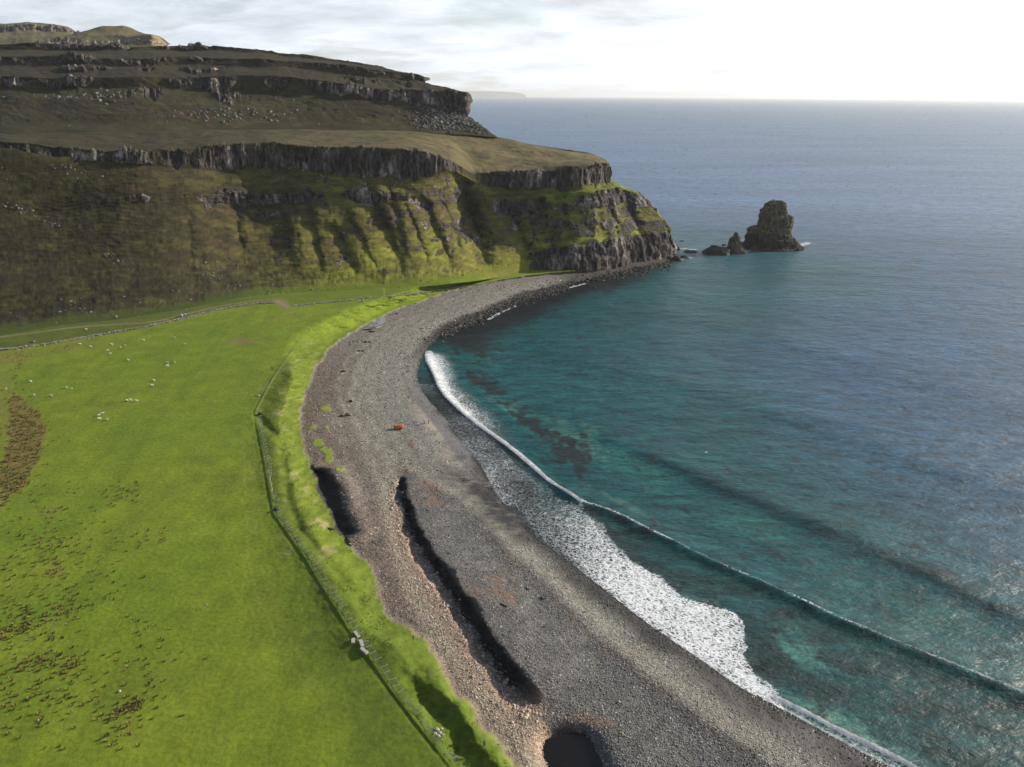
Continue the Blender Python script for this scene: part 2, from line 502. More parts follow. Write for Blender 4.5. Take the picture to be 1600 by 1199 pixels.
M_LAND = land_material()
M_SEA = sea_material()
M_BOULDER = simple_mat('boulder_rock', (0.20, 0.19, 0.17), 0.95, 1.2, 0.6, 0.15)
M_PALE = simple_mat('pale_stone', (0.46, 0.44, 0.39), 0.9, 2.0, 0.35, 0.05)
M_WALLST = simple_mat('wall_stone', (0.33, 0.30, 0.25), 0.95, 0.9, 0.6, 0.15)
M_SEAROCK = simple_mat('sea_rock', (0.028, 0.024, 0.021), 0.7, 0.35, 0.6, 0.5)
M_DRIFT = simple_mat('bleached_wood', (0.50, 0.45, 0.37), 0.8, 5.0, 0.3, 0.02)
M_DARKW = simple_mat('dark_wet_wood', (0.035, 0.028, 0.022), 0.8, 5.0, 0.3, 0.02)
M_POST = simple_mat('weathered_post_wood', (0.80, 0.75, 0.64), 0.85, 4.0, 0.3, 0.02)
M_WIRE = simple_mat('grey_wire', (0.22, 0.22, 0.20), 0.6, 4.0, 0.2, 0.01)
M_FLEECE = simple_mat('white_fleece', (0.82, 0.79, 0.70), 0.95, 14.0, 0.25, 0.04)
M_FACE = simple_mat('pale_sheep_face', (0.55, 0.50, 0.42), 0.9, 8.0, 0.3, 0.01)
M_RUST = simple_mat('rusty_steel', (0.44, 0.165, 0.045), 0.85, 1.6, 0.5, 0.04, (0.24, 0.075, 0.022))
M_RUSTD = simple_mat('dark_rusty_inside', (0.04, 0.015, 0.01), 0.9, 1.6, 0.4, 0.02)
M_SKIN = simple_mat('skin', (0.50, 0.32, 0.24), 0.6, 8.0, 0.1, 0.002)
M_HAIR = simple_mat('dark_hair', (0.03, 0.02, 0.015), 0.7, 20.0, 0.3, 0.01)
CLOTH = {k: simple_mat('cloth_' + k, c, 0.9, 9.0, 0.25, 0.01) for k, c in dict(black=(0.015, 0.015, 0.02), navy=(0.02, 0.03, 0.07), grey=(0.28, 0.30, 0.34), pale=(0.55, 0.58, 0.62), brown=(0.08, 0.06, 0.045)).items()}

# ------------------------------------------------------------------ low ground
GREEN_A = np.array([0.112, 0.172, 0.010]); GREEN_B = np.array([0.150, 0.195, 0.014]); GREEN_D = np.array([0.040, 0.068, 0.006])
DRY = np.array([0.20, 0.165, 0.060]); BROWN = np.array([0.115, 0.080, 0.042]); MOOR = np.array([0.062, 0.054, 0.022])


def lerp(a, b, t):
    return a * (1 - t[..., None]) + b * t[..., None]


def soft_in(x, y, poly, rad):
    return sum(inpoly(x + rad * a, y + rad * b, poly) * 1.0 for a in (-1, -.5, 0, .5, 1) for b in (-1, -.5, 0, .5, 1)) / 25.0


def blob(px, py, cx, cy, rx, ry, rot=0.0):
    c, s = math.cos(rot), math.sin(rot)
    u = ((px - cx) * c + (py - cy) * s) / rx; v = (-(px - cx) * s + (py - cy) * c) / ry
    return np.exp(-(u * u + v * v))


def rush_density(px, py):
    px, py = px + 9 * fbm(px / 9, py / 9, oct=3, seed=191), py + 9 * fbm(px / 9, py / 9, oct=3, seed=192)
    d = 1.0 * inpoly(px, py, [(16, 612), (38, 622), (60, 645), (68, 670), (66, 700), (55, 730), (40, 760), (20, 775), (0, 790), (0, 730), (12, 690)])
    for b in ((75, 800, 35, 8, -.3, .45), (65, 845, 40, 22, 0, .25), (100, 840, 25, 12, 0, .4), (88, 892, 17, 12, -.4, .8), (20, 985, 35, 12, -.2, .7), (60, 960, 60, 40, 0, .25),
              (100, 955, 25, 8, -.3, .5), (45, 1040, 40, 12, -.2, .6), (95, 1035, 30, 18, 0, .4), (200, 1108, 28, 10, -.3, .6), (185, 1140, 25, 20, 0, .22),
              (190, 775, 30, 12, 0, .35), (80, 900, 90, 90, 0, .12), (60, 1080, 90, 60, 0, .12), (30, 560, 25, 12, -.3, .35), (28, 590, 14, 12, 0, .3), (220, 845, 40, 15, 0, .15),
              (50, 700, 40, 60, 0, .12), (240, 1050, 60, 60, 0, .05), (60, 548, 30, 6, -.15, .25), (90, 546, 18, 4, 0, .25), (130, 770, 40, 14, 0, .12), (0, 660, 10, 60, 0, .2)):
        d = np.maximum(d, b[5] * blob(px, py, *b[:5]))
    return d


def field_color(px, py, X, Y, dG, Z):
    n1 = fbm(X / 30, Y / 30, oct=5, seed=21); n2 = fbm(X / 6, Y / 6, oct=4, seed=22)
    c = lerp(GREEN_A, GREEN_B, np.clip(0.5 + 0.5 * n1 + 0.25 * n2, 0, 1))
    c = c * (1 + 0.10 * n2)[..., None]
    c = lerp(c, c * np.array([0.87, 0.89, 0.95]), sst(n1 + 0.6 * fbm(X / 4, Y / 14, seed=33), 0.25, 0.9))
    # old plough lines run towards the camera
    st = fbm(X / 2.0 + 0.15 * Y / 2.0, Y / 60, oct=3, seed=24)
    c = lerp(c, c * np.array([1.10, 1.05, 1.0]), sst(st, 0.1, 0.6) * 0.6)
    c = lerp(c, c * 0.86, sst(-st, 0.2, 0.7) * 0.5)
    # tyre tracks
    for L in TRACKF:
        d = pdist(X, Y, wl(L))[0]
        c = lerp(c, np.array([0.20, 0.19, 0.05]), np.exp(-(d / 0.30) ** 2) * (0.45 + .4 * fbm(X / 3, Y / 3, seed=77)).clip(0, 1) * .8)
    # far part a little yellower
    c = lerp(c, DRY * 0.8, blob(px, py, 380, 533, 25, 5) * 0.8)
    c = lerp(c, BROWN * 1.4, blob(px, py, 378, 534, 8, 2.5) * 0.9)
    c = lerp(c, DRY * np.array([.8, .9, .6]), (blob(px, py, 120, 541, 60, 6, -.15) * .6 + blob(px, py, 15, 560, 30, 10) * .6 + blob(px, py, 5, 640, 14, 80) * .5).clip(0, .8))
    rd = rush_density(px, py)
    c = lerp(c, np.array([0.15, 0.105, 0.035]), np.clip(rd * 0.75 * sst(n2 + rd, 0.1, 0.6), 0, 0.8))
    # dune grass on the bank: yellow-green, pale bare scars
    bank = sst(dG, 22, 8) * sst(py, 500, 560) * (1 - .62 * sst(py, 840, 900))
    bn = fbm(X / 5, Y / 5, oct=5, seed=26); bn2 = fbm(X / 2.2, Y / 2.2, oct=4, seed=27)
    c = lerp(c, np.array([0.098, 0.132, 0.012]) * (1 + .45 * bn2)[..., None], bank * 0.8)
    c = lerp(c, np.array([0.22, 0.20, 0.10]), bank * sst(bn + 0.3 * bn2, 0.30, 0.8) * 0.8 * sst(py, 1000, 900))
    c = lerp(c, np.array([0.24, 0.17, 0.10]), bank * sst(bn + 0.4 * bn2 - 0.2, 0.45, 0.8) * 0.8)
    c = lerp(c, GREEN_D * 1.2, sst(bn2 - bn, 0.4, 1.0) * bank * 0.6)
    # pale eroded lip at the lower end
    lip = np.exp(-(dG / 0.9) ** 2) * sst(py, 960, 1010)
    c = lerp(c, np.array([0.36, 0.30, 0.13]), lip * 0.9)
    lower = sst(py, 840, 950) * sst(dG, 30, 18)
    c = lerp(c, np.array([0.066, 0.105, 0.008]) * (1 + .3 * bn2)[..., None], lower * 0.7)
    # hill foot: mixed into the rough slope grass above the wall
    return c


def beach_color(px, py, X, Y, dW, dG, Z):
    n1 = fbm(X / 14, Y / 14, oct=5, seed=51); n2 = fbm(X / 3, Y / 3, oct=4, seed=52)
    up = sst(-dG + 5 * n1, 4, 26)          # distance from the grass
    c = lerp(np.array([0.120, 0.097, 0.080]), np.array([0.185, 0.170, 0.140]), up)
    c = lerp(c, np.array([0.150, 0.148, 0.132]), sst(dW + 4 * n1, 34, 14))
    c = lerp(c, np.array([0.032, 0.031, 0.031]), sst(dW + 2.5 * n1, 8, 1.5) * sst(py, 560, 700) * 0.9)
    c = lerp(c, np.array([0.165, 0.155, 0.135]), sst(py, 620, 500) * sst(dW, 4, 12) * .7)
    c = lerp(c, np.array([0.030, 0.028, 0.026]), sst(dW + 3 * n1, 9, 3) * sst(py, 590, 520))
    c = lerp(c, np.array([0.034, 0.031, 0.029]), sst(px + 12 * n1, 850, 905) * sst(py, 470, 455) * .85)  # headland's shadow and wet boulders painted dark into the beach
    # strand lines parallel to the water
    st = fbm(dW / 2.6 + 1.2 * n1, px * 0 + py / 260, oct=3, seed=54)
    c = c * (1 + 0.26 * st + 0.12 * n2)[..., None]
    # spit of dark shingle between channel and sea
    d, s, t = pdist(X, Y, wCH); e = d * s * -1 * (-1 if E_FLIP else 1)
    db, sb, tb = pdist(X, Y, wBERM)
    spit = sst(e, -1, 3) * sst(e, 26, 14) * sst(t, 0.0, 0.05) * (sb * (-1 if E_FLIP else 1) > 0)
    spit = np.where(py > 735, sst(e, 0, 3), 0) * np.where(px < 2000, 1, 0)
    eb = db * sb * -1 * (-1 if E_FLIP else 1)
    spit = spit * sst(eb, 1.5, -1.5)
    c = lerp(c, np.array([0.092, 0.090, 0.088]) * (1 + .25 * n2)[..., None], spit * 0.9)
    c = lerp(c, np.array([0.135, 0.085, 0.062]), spit * sst(n1 + 0.4 * n2, 0.35, 0.75) * np.exp(-((e - 11) / 6) ** 2) * 0.75)
    c = lerp(c, np.array([0.172, 0.158, 0.135]) * (1 + .15 * n2)[..., None], np.exp(-((eb - 1.0 + 1.5 * n1) / 2.4) ** 2) * sst(tb, .02, .12) * 0.6)
    c = lerp(c, np.array([0.08, 0.06, 0.05]), np.exp(-((eb + 1.8 + n2) / 0.6) ** 2) * sst(tb, .3, .5) * .6)
    # lighter lane left of the channel, warm stones on its bank
    d2, s2, t2 = pdist(X, Y, wTB)
    c = lerp(c, np.array([0.26, 0.220, 0.165]), np.exp(-(d2 / (2.0 + 1.2 * t2)) ** 2) * 0.75 * sst(t2, 0.05, .3))
    c = lerp(c, np.array([0.27, 0.19, 0.145]), np.exp(-((e + 2.5 + 1.5 * t) / (1.3 + 1.4 * t)) ** 2) * sst(t, .08, .3) * 0.75 * sst(n2, -0.7, 0.2))
    c = lerp(c, np.array([0.20, 0.13, 0.10]), blob(px, py, 825, 1095, 25, 20, .6) * 0.9)
    c = lerp(c, np.array([0.34, 0.24, 0.17]), blob(px, py, 845, 1160, 12, 30, 0) * 0.8)
    c = lerp(c, np.array([0.016, 0.014, 0.013]), (sst(e + 1.3 * fbm(X / 3, Y / 3, oct=4, seed=58), -.6, .2) * sst(e, 3.6 + 1.2 * t, 1.6 + 1.4 * t) * sst(t, 0, .04)) * .93 * sst(t, 1.0, .9) * (d < 12))  # shadow in the channel painted near-black into its bed
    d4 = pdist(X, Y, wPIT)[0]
    c = lerp(c, np.array([0.018, 0.016, 0.015]), sst(d4 + n2, 4.6, 2.8) * .9)  # shade inside the pit painted into the shingle colour
    # brown stain lines
    d3 = pdist(X, Y, wl([(640, 690), (648, 715), (635, 735), (628, 750)]))[0]
    c = lerp(c, np.array([0.10, 0.05, 0.035]), np.exp(-(d3 / 1.0) ** 2) * sst(n2, -.3, .4) * .8)
    # sand: wet flats by the swash, rippled dark sand lower down
    jx, jy = px + 14 * fbm(X / 6, Y / 6, oct=4, seed=55), py + 14 * fbm(X / 6, Y / 6, oct=4, seed=56)
    sand = np.clip(soft_in(jx, jy, [(640, 598), (655, 600), (700, 660), (742, 705), (735, 722), (700, 715), (675, 680), (655, 640)], 9) * 1.0, 0, 1)
    sand2 = np.clip(soft_in(jx, jy, [(690, 728), (735, 738), (770, 762), (800, 798), (836, 842), (800, 845), (765, 815), (735, 778), (700, 752)], 12) * 1.0, 0, 1)
    sand3 = 1.0 * soft_in(jx, jy, [(1070, 1042), (1110, 1052), (1200, 1105), (1300, 1160), (1390, 1205), (1330, 1195), (1230, 1150), (1150, 1105)], 10)
    wetd = sst(dW, 7, 4.5)
    rip = fbm(X / 9, Y / 1.3, oct=3, seed=61)
    c = lerp(c, np.array([0.175, 0.148, 0.125]) * (1 + .25 * rip)[..., None], sand * (1 - wetd))
    c = lerp(c, np.array([0.085, 0.084, 0.086]) * (1 + .1 * rip)[..., None], sand * wetd)
    c = lerp(c, lerp(np.array([0.014, 0.013, 0.013]), np.array([0.075, 0.066, 0.058]), sst(fbm(X / 4.2 + Y / 9, Y / 1.1, oct=4, seed=62), -.05, 0.55)), sand2 * 0.95)
    c = lerp(c, np.array([0.030, 0.028, 0.028]) * (1 + .6 * fbm(X / 1.2, Y / 4, seed=63))[..., None], sand3 * .85)
    # weed and grass patches on the upper beach
    g = np.maximum.reduce([blob(px, py, 507, 638, 14, 5, 0), blob(px, py, 487, 668, 10, 8) * .8, blob(px, py, 510, 668, 7, 5) * .7, blob(px, py, 497, 692, 11, 6) * 1.1,
                           blob(px, py, 510, 705, 12, 7, .5) * 1.1, blob(px, py, 513, 716, 9, 8) * .9, blob(px, py, 531, 734, 8, 4) * .9, blob(px, py, 470, 646, 14, 2.5) * .8])
    c = lerp(c, np.array([0.105, 0.140, 0.010]), sst(g + .35 * n2, 0.35, 0.7) * 0.9)
    sandall = np.clip(sand + sand2 * .9 + sand3 * .8, 0, 1)
    pebm = 1 - sandall - sst(g + .35 * n2, 0.35, 0.7)
    wet = np.clip(sand * wetd + sand2 * .75 + sand3 * .7 + sst(dW, 1.6, 0.3), 0, 1)
    return c * 1.66, np.clip(pebm, 0, 1), wet


def build_ground():
    xs = np.r_[np.arange(-420, -60, 8), np.arange(-60, 1640, 1.7), np.arange(1640, 2100, 10)]
    ys = np.r_[np.arange(376, 420, 0.8), np.arange(420, 640, 1.0), np.arange(640, 1260, 1.5), np.arange(1260, 1700, 8)]
    px, py = np.meshgrid(xs, ys)
    Z, dW, dG, X, Y = land(px, py)
    # the sheet runs on under the hill: never above the slope
    P = bp(px, py, Z)
    cf = field_color(px, py, X, Y, dG, Z)
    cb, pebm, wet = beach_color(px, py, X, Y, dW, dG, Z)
    en = fbm(X / 1.5, Y / 1.5, oct=3, seed=71) * 0.9
    k = sst(dG + en, -0.6, 0.6)
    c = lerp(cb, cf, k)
    # path, bare earth at the gateway
    d, s, t = pdist(X, Y, wPATH)
    pk = np.exp(-((d + .3 * en) / 1.25) ** 4)
    c = lerp(c, np.array([0.19, 0.155, 0.105]) * (1 + .2 * en)[..., None], pk * 0.9)
    c = lerp(c, np.array([0.21, 0.16, 0.10]), (blob(px, py, 442, 474, 12, 5.5, .5) * 1.2).clip(0, 0.9))
    # rougher grass above the wall
    ab = (py < np.interp(px, [p[0] for p in WALL_A + WALL_B], [p[1] for p in WALL_A + WALL_B])) & (px < 730)
    rg = fbm(X / 7, Y / 7, oct=5, seed=73)
    c2 = lerp(np.array([0.048, 0.070, 0.010]), np.array([0.085, 0.100, 0.014]), np.clip(.5 + .6 * rg, 0, 1))
    c2 = lerp(c2, np.array([0.105, 0.150, 0.008]), sst(px, 330, 480) * 0.8)
    c = lerp(c, c2, ab * (1 - pk) * (0.85 - 0.8 * (blob(px, py, 442, 474, 14, 7, .5)).clip(0, 1)))
    rough = 0.95 - 0.70 * wet * (1 - k)
    c = c * (1 - 0.45 * wet * (1 - k) * (pebm > .5))[..., None]
    keep = (Z > -2.5)
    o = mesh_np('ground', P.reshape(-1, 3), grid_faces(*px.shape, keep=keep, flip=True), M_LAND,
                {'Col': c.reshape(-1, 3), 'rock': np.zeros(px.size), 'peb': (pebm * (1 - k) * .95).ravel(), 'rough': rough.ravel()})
    tag(o, kind='structure')


build_ground()

# ------------------------------------------------------------------ hillside (lofted through lines read off the photograph)
def interp_cols(knots, vals, s):
    vals = np.asarray(vals, float)
    # Catmull-like smooth interpolation
    x = np.asarray(knots, float)
    m = np.gradient(vals, x)
    d = np.diff(vals) / np.diff(x)
    mm = m.copy()
    mm[1:-1] = np.where(d[:-1] * d[1:] > 0, 2 * d[:-1] * d[1:] / (d[:-1] + d[1:] + 1e-12), 0)
    i = np.clip(np.searchsorted(x, s) - 1, 0, len(x) - 2)
    h = x[i + 1] - x[i]; t = (s - x[i]) / h
    return ((1 + 2 * t) * (1 - t) ** 2 * vals[i] + t * (1 - t) ** 2 * h * mm[i] + t * t * (3 - 2 * t) * vals[i + 1] + t * t * (t - 1) * h * mm[i + 1])


def loft(knots, lines, s, rows, wrap):
    """lines: list of world-point arrays at the knots; rows[i]: rows between line i and i+1. Returns V (nr,nc,3), row coordinate"""
    K = []
    for L in lines:
        K.append(np.stack([interp_cols(knots, L[:, k], s) for k in range(3)], -1))
    K = np.array(K)                                   # (nl, nc, 3)
    # wrap round the end, away from the camera
    if wrap:
        ext = []
        last = K[:, -1]
        cent = last[:, 0:1]
        for (dx, dy) in wrap:
            e = last.copy(); e[:, 0] += dx; e[:, 1] += dy
            ext.append(e)
        K = np.concatenate([K, np.stack(ext, 1)], 1)
    V = []; rv = []
    for i in range(len(lines) - 1):
        n = rows[i]
        t = np.arange(n) / n
        V.append(K[i][None] * (1 - t)[:, None, None] + K[i + 1][None] * t[:, None, None]); rv.append(i + t)
    V.append(K[-1][None]); rv.append(np.array([len(lines) - 1.0]))
    return np.concatenate(V), np.concatenate(rv)


def normals(V):
    a = np.gradient(V, axis=1); b = np.gradient(V, axis=0)
    n = np.cross(a, b)
    n /= np.linalg.norm(n, axis=-1, keepdims=True) + 1e-9
    return n


def box_blur_rows(V, k):
    for _ in range(k):
        W_ = V.copy()
        W_[1:-1] = V[1:-1] * .5 + (V[:-2] + V[2:]) * .25
        V = W_
    return V


KN = [-420, -250, 0, 100, 200, 285, 350, 420, 500, 575, 650, 700, 745, 785, 850, 905, 950, 1000, 1045]
f0 = dict(
    y0=[580, 558, 524, 511, 500, 487, 473, 463, 459, 454, 449, 444, 439, 433, 428, 429, 425, 415, 406],
    z0=[11.5, 11.5, 11.5, 11.5, 11.5, 11.5, 11.5, 11.5, 11.5, 11.5, 11.0, 10, 7.5, 4.5, 1.5, 1.5, 0, -1, -1])


def mkline(xs, ys, D):
    return bpD(np.array(xs, float), np.array(ys, float), np.array(D, float))


X0 = [-420, -250, 0, 100, 200, 285, 350, 420, 500, 575, 650, 700, 745, 785, 850, 905, 950, 1005, 1056]
L0 = bp(np.array(X0, float), np.array(f0['y0'], float), np.array(f0['z0'], float))
D0 = L0[:, 1]
REC = np.array([0, 0, 0, 0, 0, 0, 0, 0, 0, 0, 0, 6, 16, 10, 0, 0, 0, 0, 0], float)       # recess of the big gully


def ln(xs, ys, off, rec=1.0):
    return mkline(xs, ys, D0 + np.array(off, float) + REC * rec)


Xb = X0
L1 = ln([-420, -250, 0, 100, 200, 285, 350, 420, 500, 575, 650, 700, 745, 785, 848, 903, 948, 998, 1049],
        [550, 525, 495, 484, 474, 461, 448, 440, 436, 430, 424, 420, 416, 409, 394, 386, 380, 370, 364],
        [20, 20, 20, 20, 20, 20, 20, 20, 19, 18, 17, 15, 12, 9, 6, 7, 7, 5, 3], 0.1)
LM = ln([-420, -250, 0, 100, 200, 285, 350, 420, 500, 575, 650, 700, 745, 785, 850, 903, 947, 992, 1040],
        [460, 440, 415, 408, 402, 395, 390, 386, 382, 378, 376, 374, 372, 370, 360, 355, 350, 342, 346],
        [52, 52, 52, 52, 51, 50, 50, 50, 48, 46, 43, 40, 34, 28, 20, 20, 18, 13, 6], 0.6)
L2 = ln([-420, -250, 0, 100, 200, 285, 350, 420, 500, 575, 650, 700, 745, 785, 850, 903, 945, 985, 1024],
        [355, 345, 335, 330, 322, 318, 322, 325, 320, 320, 325, 327, 332, 335, 331, 326, 322, 318, 326],
        [80, 80, 80, 79, 78, 78, 77, 76, 74, 70, 65, 60, 52, 42, 33, 30, 26, 19, 9], 1)
L2b = ln([-420, -250, 0, 100, 200, 285, 350, 420, 500, 575, 650, 700, 745, 785, 850, 903, 940, 970, 1002],
         [335, 328, 322, 316, 305, 298, 300, 302, 298, 300, 308, 303, 305, 312, 306, 301, 297, 295, 305],
         [83, 83, 83, 82, 82, 82, 81, 80, 78, 74, 69, 64, 56, 46, 36, 36, 32, 26, 12], 1)
L3 = ln([-420, -250, 0, 100, 200, 285, 350, 420, 500, 575, 650, 700, 745, 785, 850, 900, 930, 945, 955],
        [240, 236, 234, 248, 258, 263, 268, 268, 272, 281, 283, 268, 288, 298, 299, 297, 294, 289, 285],
        [100, 100, 100, 98, 98, 98, 96, 95, 92, 87, 80, 76, 68, 56, 44, 42, 40, 34, 24], 1)
L4 = ln([-420, -250, 0, 100, 200, 285, 350, 420, 500, 575, 650, 700, 745, 785, 850, 900, 930, 945, 952],
        [225, 222, 221, 231, 236, 233, 225, 223, 229, 230, 235, 249, 271, 267, 267, 260, 254, 255, 258],
        [103, 103, 103, 101, 101, 101, 99, 98, 95, 90, 83, 79, 71, 59, 47, 45, 43, 37, 26], 1)
L5 = mkline([-420, -250, 0, 100, 200, 285, 350, 420, 500, 575, 650, 700, 735, 770, 820, 860, 900, 925, 944],
            [216, 214, 213, 219, 221, 218, 214, 213, 215, 216, 219, 226, 236, 240, 244, 245, 245, 246, 250],
            [470, 470, 470, 480, 490, 508, 520, 530, 545, 560, 572, 585, 595, 600, 602, 602, 604, 606, 606])
L6 = mkline([-420, -250, 0, 100, 200, 285, 350, 420, 500, 575, 650, 685, 710, 745, 772, 818, 862, 890, 918],
            [209, 208, 207, 206, 205, 204, 203, 202, 202, 203, 205, 207, 209, 211, 213, 222, 232, 237, 240],
            [505, 505, 505, 515, 525, 545, 560, 575, 595, 612, 628, 636, 642, 648, 650, 652, 652, 650, 645])
L7 = L6 + np.array([[0, 40, -8]]) * np.ones((19, 1)); L8 = L6 + np.array([[0, 90, -60]]) * np.ones((19, 1))


def arc(V):
    m = V[V.shape[0] // 2]
    return np.r_[0, np.cumsum(np.linalg.norm(np.diff(m[:, :2], axis=0), axis=1))]


def columns(a, z, seed, width=2.3, amp=1.3):
    """blocky basalt columns: stepped depth along the cliff"""
    aw = a + 0.5 * vnoise(a / 1.5, z / 5, seed=seed + 5)
    i = np.floor(aw / width)
    f = aw / width - i
    ii = i.astype(np.int64)
    j0 = np.floor(z / 4.5 + 2 * GR[(ii * 3 + seed) & 4095]).astype(np.int64); j1 = np.floor(z / 4.5 + 2 * GR[((ii + 1) * 3 + seed) & 4095]).astype(np.int64)
    r = GR[(ii * 7 + seed) & 4095] + .8 * GR[PERM[(ii * 7 + j0 * 13 + seed) & 4095]]
    rn = GR[((ii + 1) * 7 + seed) & 4095] + .8 * GR[PERM[((ii + 1) * 7 + j1 * 13 + seed) & 4095]]
    edge = np.where(f > 0.85, (f - 0.85) / 0.15, 0)
    rr = r * (1 - edge) + rn * edge
    gap = -0.6 * np.exp(-((f - 0.98) / 0.07) ** 2)
    return amp * rr + gap * amp


# gullies (pixel at top, pixel at bottom, width in s, depth m)
GUL = [((519, 355), (556, 425), 13, 3.0), ((573, 300), (628, 425), 14, 5.0), ((659, 318), (706, 425), 14, 5.0), ((716, 285), (764, 430), 24, 12.0),
       ((799, 330), (832, 410), 11, 5.0), ((848, 318), (868, 395), 12, 4.5), ((905, 300), (925, 378), 14, 1.5), ((975, 300), (1003, 370), 10, 3.0), ((610, 300), (640, 420), 8, 1.8),
       ((430, 300), (455, 420), 14, 2.6), ((480, 320), (500, 430), 10, 2.0), ((365, 320), (380, 440), 16, 2.0), ((690, 320), (730, 420), 7, 1.8), ((290, 330), (300, 450), 18, 1.6),
       ((950, 310), (965, 370), 6, 1.5), ((875, 310), (895, 380), 6, 1.8), ((545, 340), (590, 425), 7, 1.5), ((635, 330), (670, 420), 7, 1.6), ((825, 330), (845, 400), 6, 1.6)]

s = np.r_[np.arange(-420, -40, 6), np.arange(-40, 1045, 0.95), 1045]
rows = [40, 80, 80, 30, 40, 56, 40, 40, 4, 6]
V, rv = loft(KN, [L0, L1, LM, L2, L2b, L3, L4, L5, L6, L7, L8], s, rows, [(1.5, 4), (1, 9), (-1, 16), (-5, 26), (-12, 40), (-25, 70), (-50, 130), (-90, 220)])
nr, nc = V.shape[:2]
S = np.broadcast_to(np.r_[s, 1045 + np.array([1, 3, 5, 7, 10, 14, 20, 30])], (nr, nc))
RV = np.broadcast_to(rv[:, None], (nr, nc))
A = np.broadcast_to(arc(V), (nr, nc))
V = box_blur_rows(V, 2)
right = sst(S, 800, 860)
slope = sst(RV, 0.1, 0.8) * sst(RV, 5.2, 4.8)
# current pixel of every vertex
def to_px(V):
    q = (V - CAM) @ RN
    return W0 / 2 - F * q[..., 0] / q[..., 2], H0 / 2 + F * q[..., 1] / q[..., 2]
PX, PY = to_px(V)
cut = np.zeros_like(PX)
for (tx, ty), (bx, by), wd, dp in GUL:
    t = (PY - ty) / (by - ty)
    cx = tx + (bx - tx) * t + 3 * vnoise(PY / 14, PX * 0 + tx, seed=3) + 2 * vnoise(PY / 5, PX * 0 + tx, seed=9)
    u = (PX - cx) / wd
    # asymmetric: steep on the side turned from the sun
    prof = np.where(u > 0, np.exp(-np.abs(u * 1.5) ** 1.4), np.exp(-np.abs(u * 0.75) ** 1.3))
    cut += dp * prof * sst(t, -0.18, 0.12) * sst(t, 1.12, 0.7)
N = normals(V)
sg = np.sign(-N[nr // 3, nc // 3, 1]); N = N * sg
cut *= slope * 2.1
disp = np.zeros((nr, nc))
X, Y, Z = V[..., 0], V[..., 1], V[..., 2]
rib = fbm(A / 9 + 0.15 * Z / 9, Z / 60, oct=4, seed=81)
disp += slope * (0.45 * rib + 1.9 * fbm(A / 24, Z / 16, oct=4, seed=82)) * (0.6 + 0.4 * sst(S, 300, 480))
# terracettes: thin sheep-track steps on the slope
tz = Z + 1.5 * fbm(A / 20, Z / 20, oct=2, seed=83)
disp += slope * (0.28 * np.abs(((tz / 1.9) % 1) - 0.5) + 0.22 * fbm(A / 2.5, Z / 1.6, oct=3, seed=84))
# cliff bands
gap1 = 1 - 0.7 * np.exp(-((S - 245) / 14) ** 2) - 0.9 * np.exp(-((S - 735) / 22) ** 2)
band = np.exp(-(np.maximum(np.abs(RV - 5.52) - 0.36 - 0.24 * fbm(A / 5, A * 0, oct=4, seed=85), 0) / 0.07) ** 2) * np.clip(gap1, 0, 1)
top_soft = band
disp += band * (columns(A, Z, 11, 2.1, 1.0) + 4.2 * fbm(A / 16, Z / 60, oct=3, seed=86) + 0.5 * fbm(A / 1.2, Z / 3, oct=3, seed=87))
led_gate = sst(fbm(A / 22, Z / 14, oct=3, seed=88), -0.45, 0.1) * (sst(S, 180, 260) + 0.0)
led = np.exp(-(np.maximum(np.abs(RV - 3.5 - .35 * fbm(A / 8, A * 0, oct=4, seed=98)) - 0.45 * led_gate, 0) / 0.10) ** 2) * sst(led_gate, 0, .2)
disp += led * (0.9 * fbm(A / 5, Z / 2.0, oct=4, seed=89) + columns(A, Z, 23, 2.7, .6))
# sea cliff on the right
seac = right * sst(RV, 1.25, 0.95)
disp += seac * (columns(A, Z, 37, 3.1, 1.0) + 1.8 * fbm(A / 8, Z / 14, oct=4, seed=90) + 0.7 * fbm(A / 2, Z / 3, oct=3, seed=91))
mid = right * sst(RV, 1, 1.3) * sst(RV, 4.1, 3.8)
# strata steps on the headland
strat = fbm(Z / 4.5 + 0.3 * fbm(A / 14, Z / 14, seed=92), A / 60, oct=3, seed=93)
rkmid = sst(strat + 0.55 * fbm(A / 8, Z / 8, oct=3, seed=94), -0.12, 0.2) * np.clip(mid + 0.35 * slope * sst(S, 300, 420) * sst(RV, 2.0, 2.9), 0, 1)
disp += rkmid * 1.0
# shelf undulations
shelf = sst(RV, 6.0, 6.3) * sst(RV, 9, 8)
Vn = V + N * disp[..., None]
Vn[..., 1] += cut
Vn[..., 2] += .9 * fbm(A / 5, A * 0, oct=4, seed=97) * np.exp(-((RV - 6.0) / .14) ** 2)
Vn[..., 2] += shelf * (1.3 * fbm(X / 26, Y / 26, oct=4, seed=95) + 0.3 * fbm(X / 5, Y / 5, oct=3, seed=96)) * sst(RV, 8.2, 7.6)
X, Y, Z = Vn[..., 0], Vn[..., 1], Vn[..., 2]
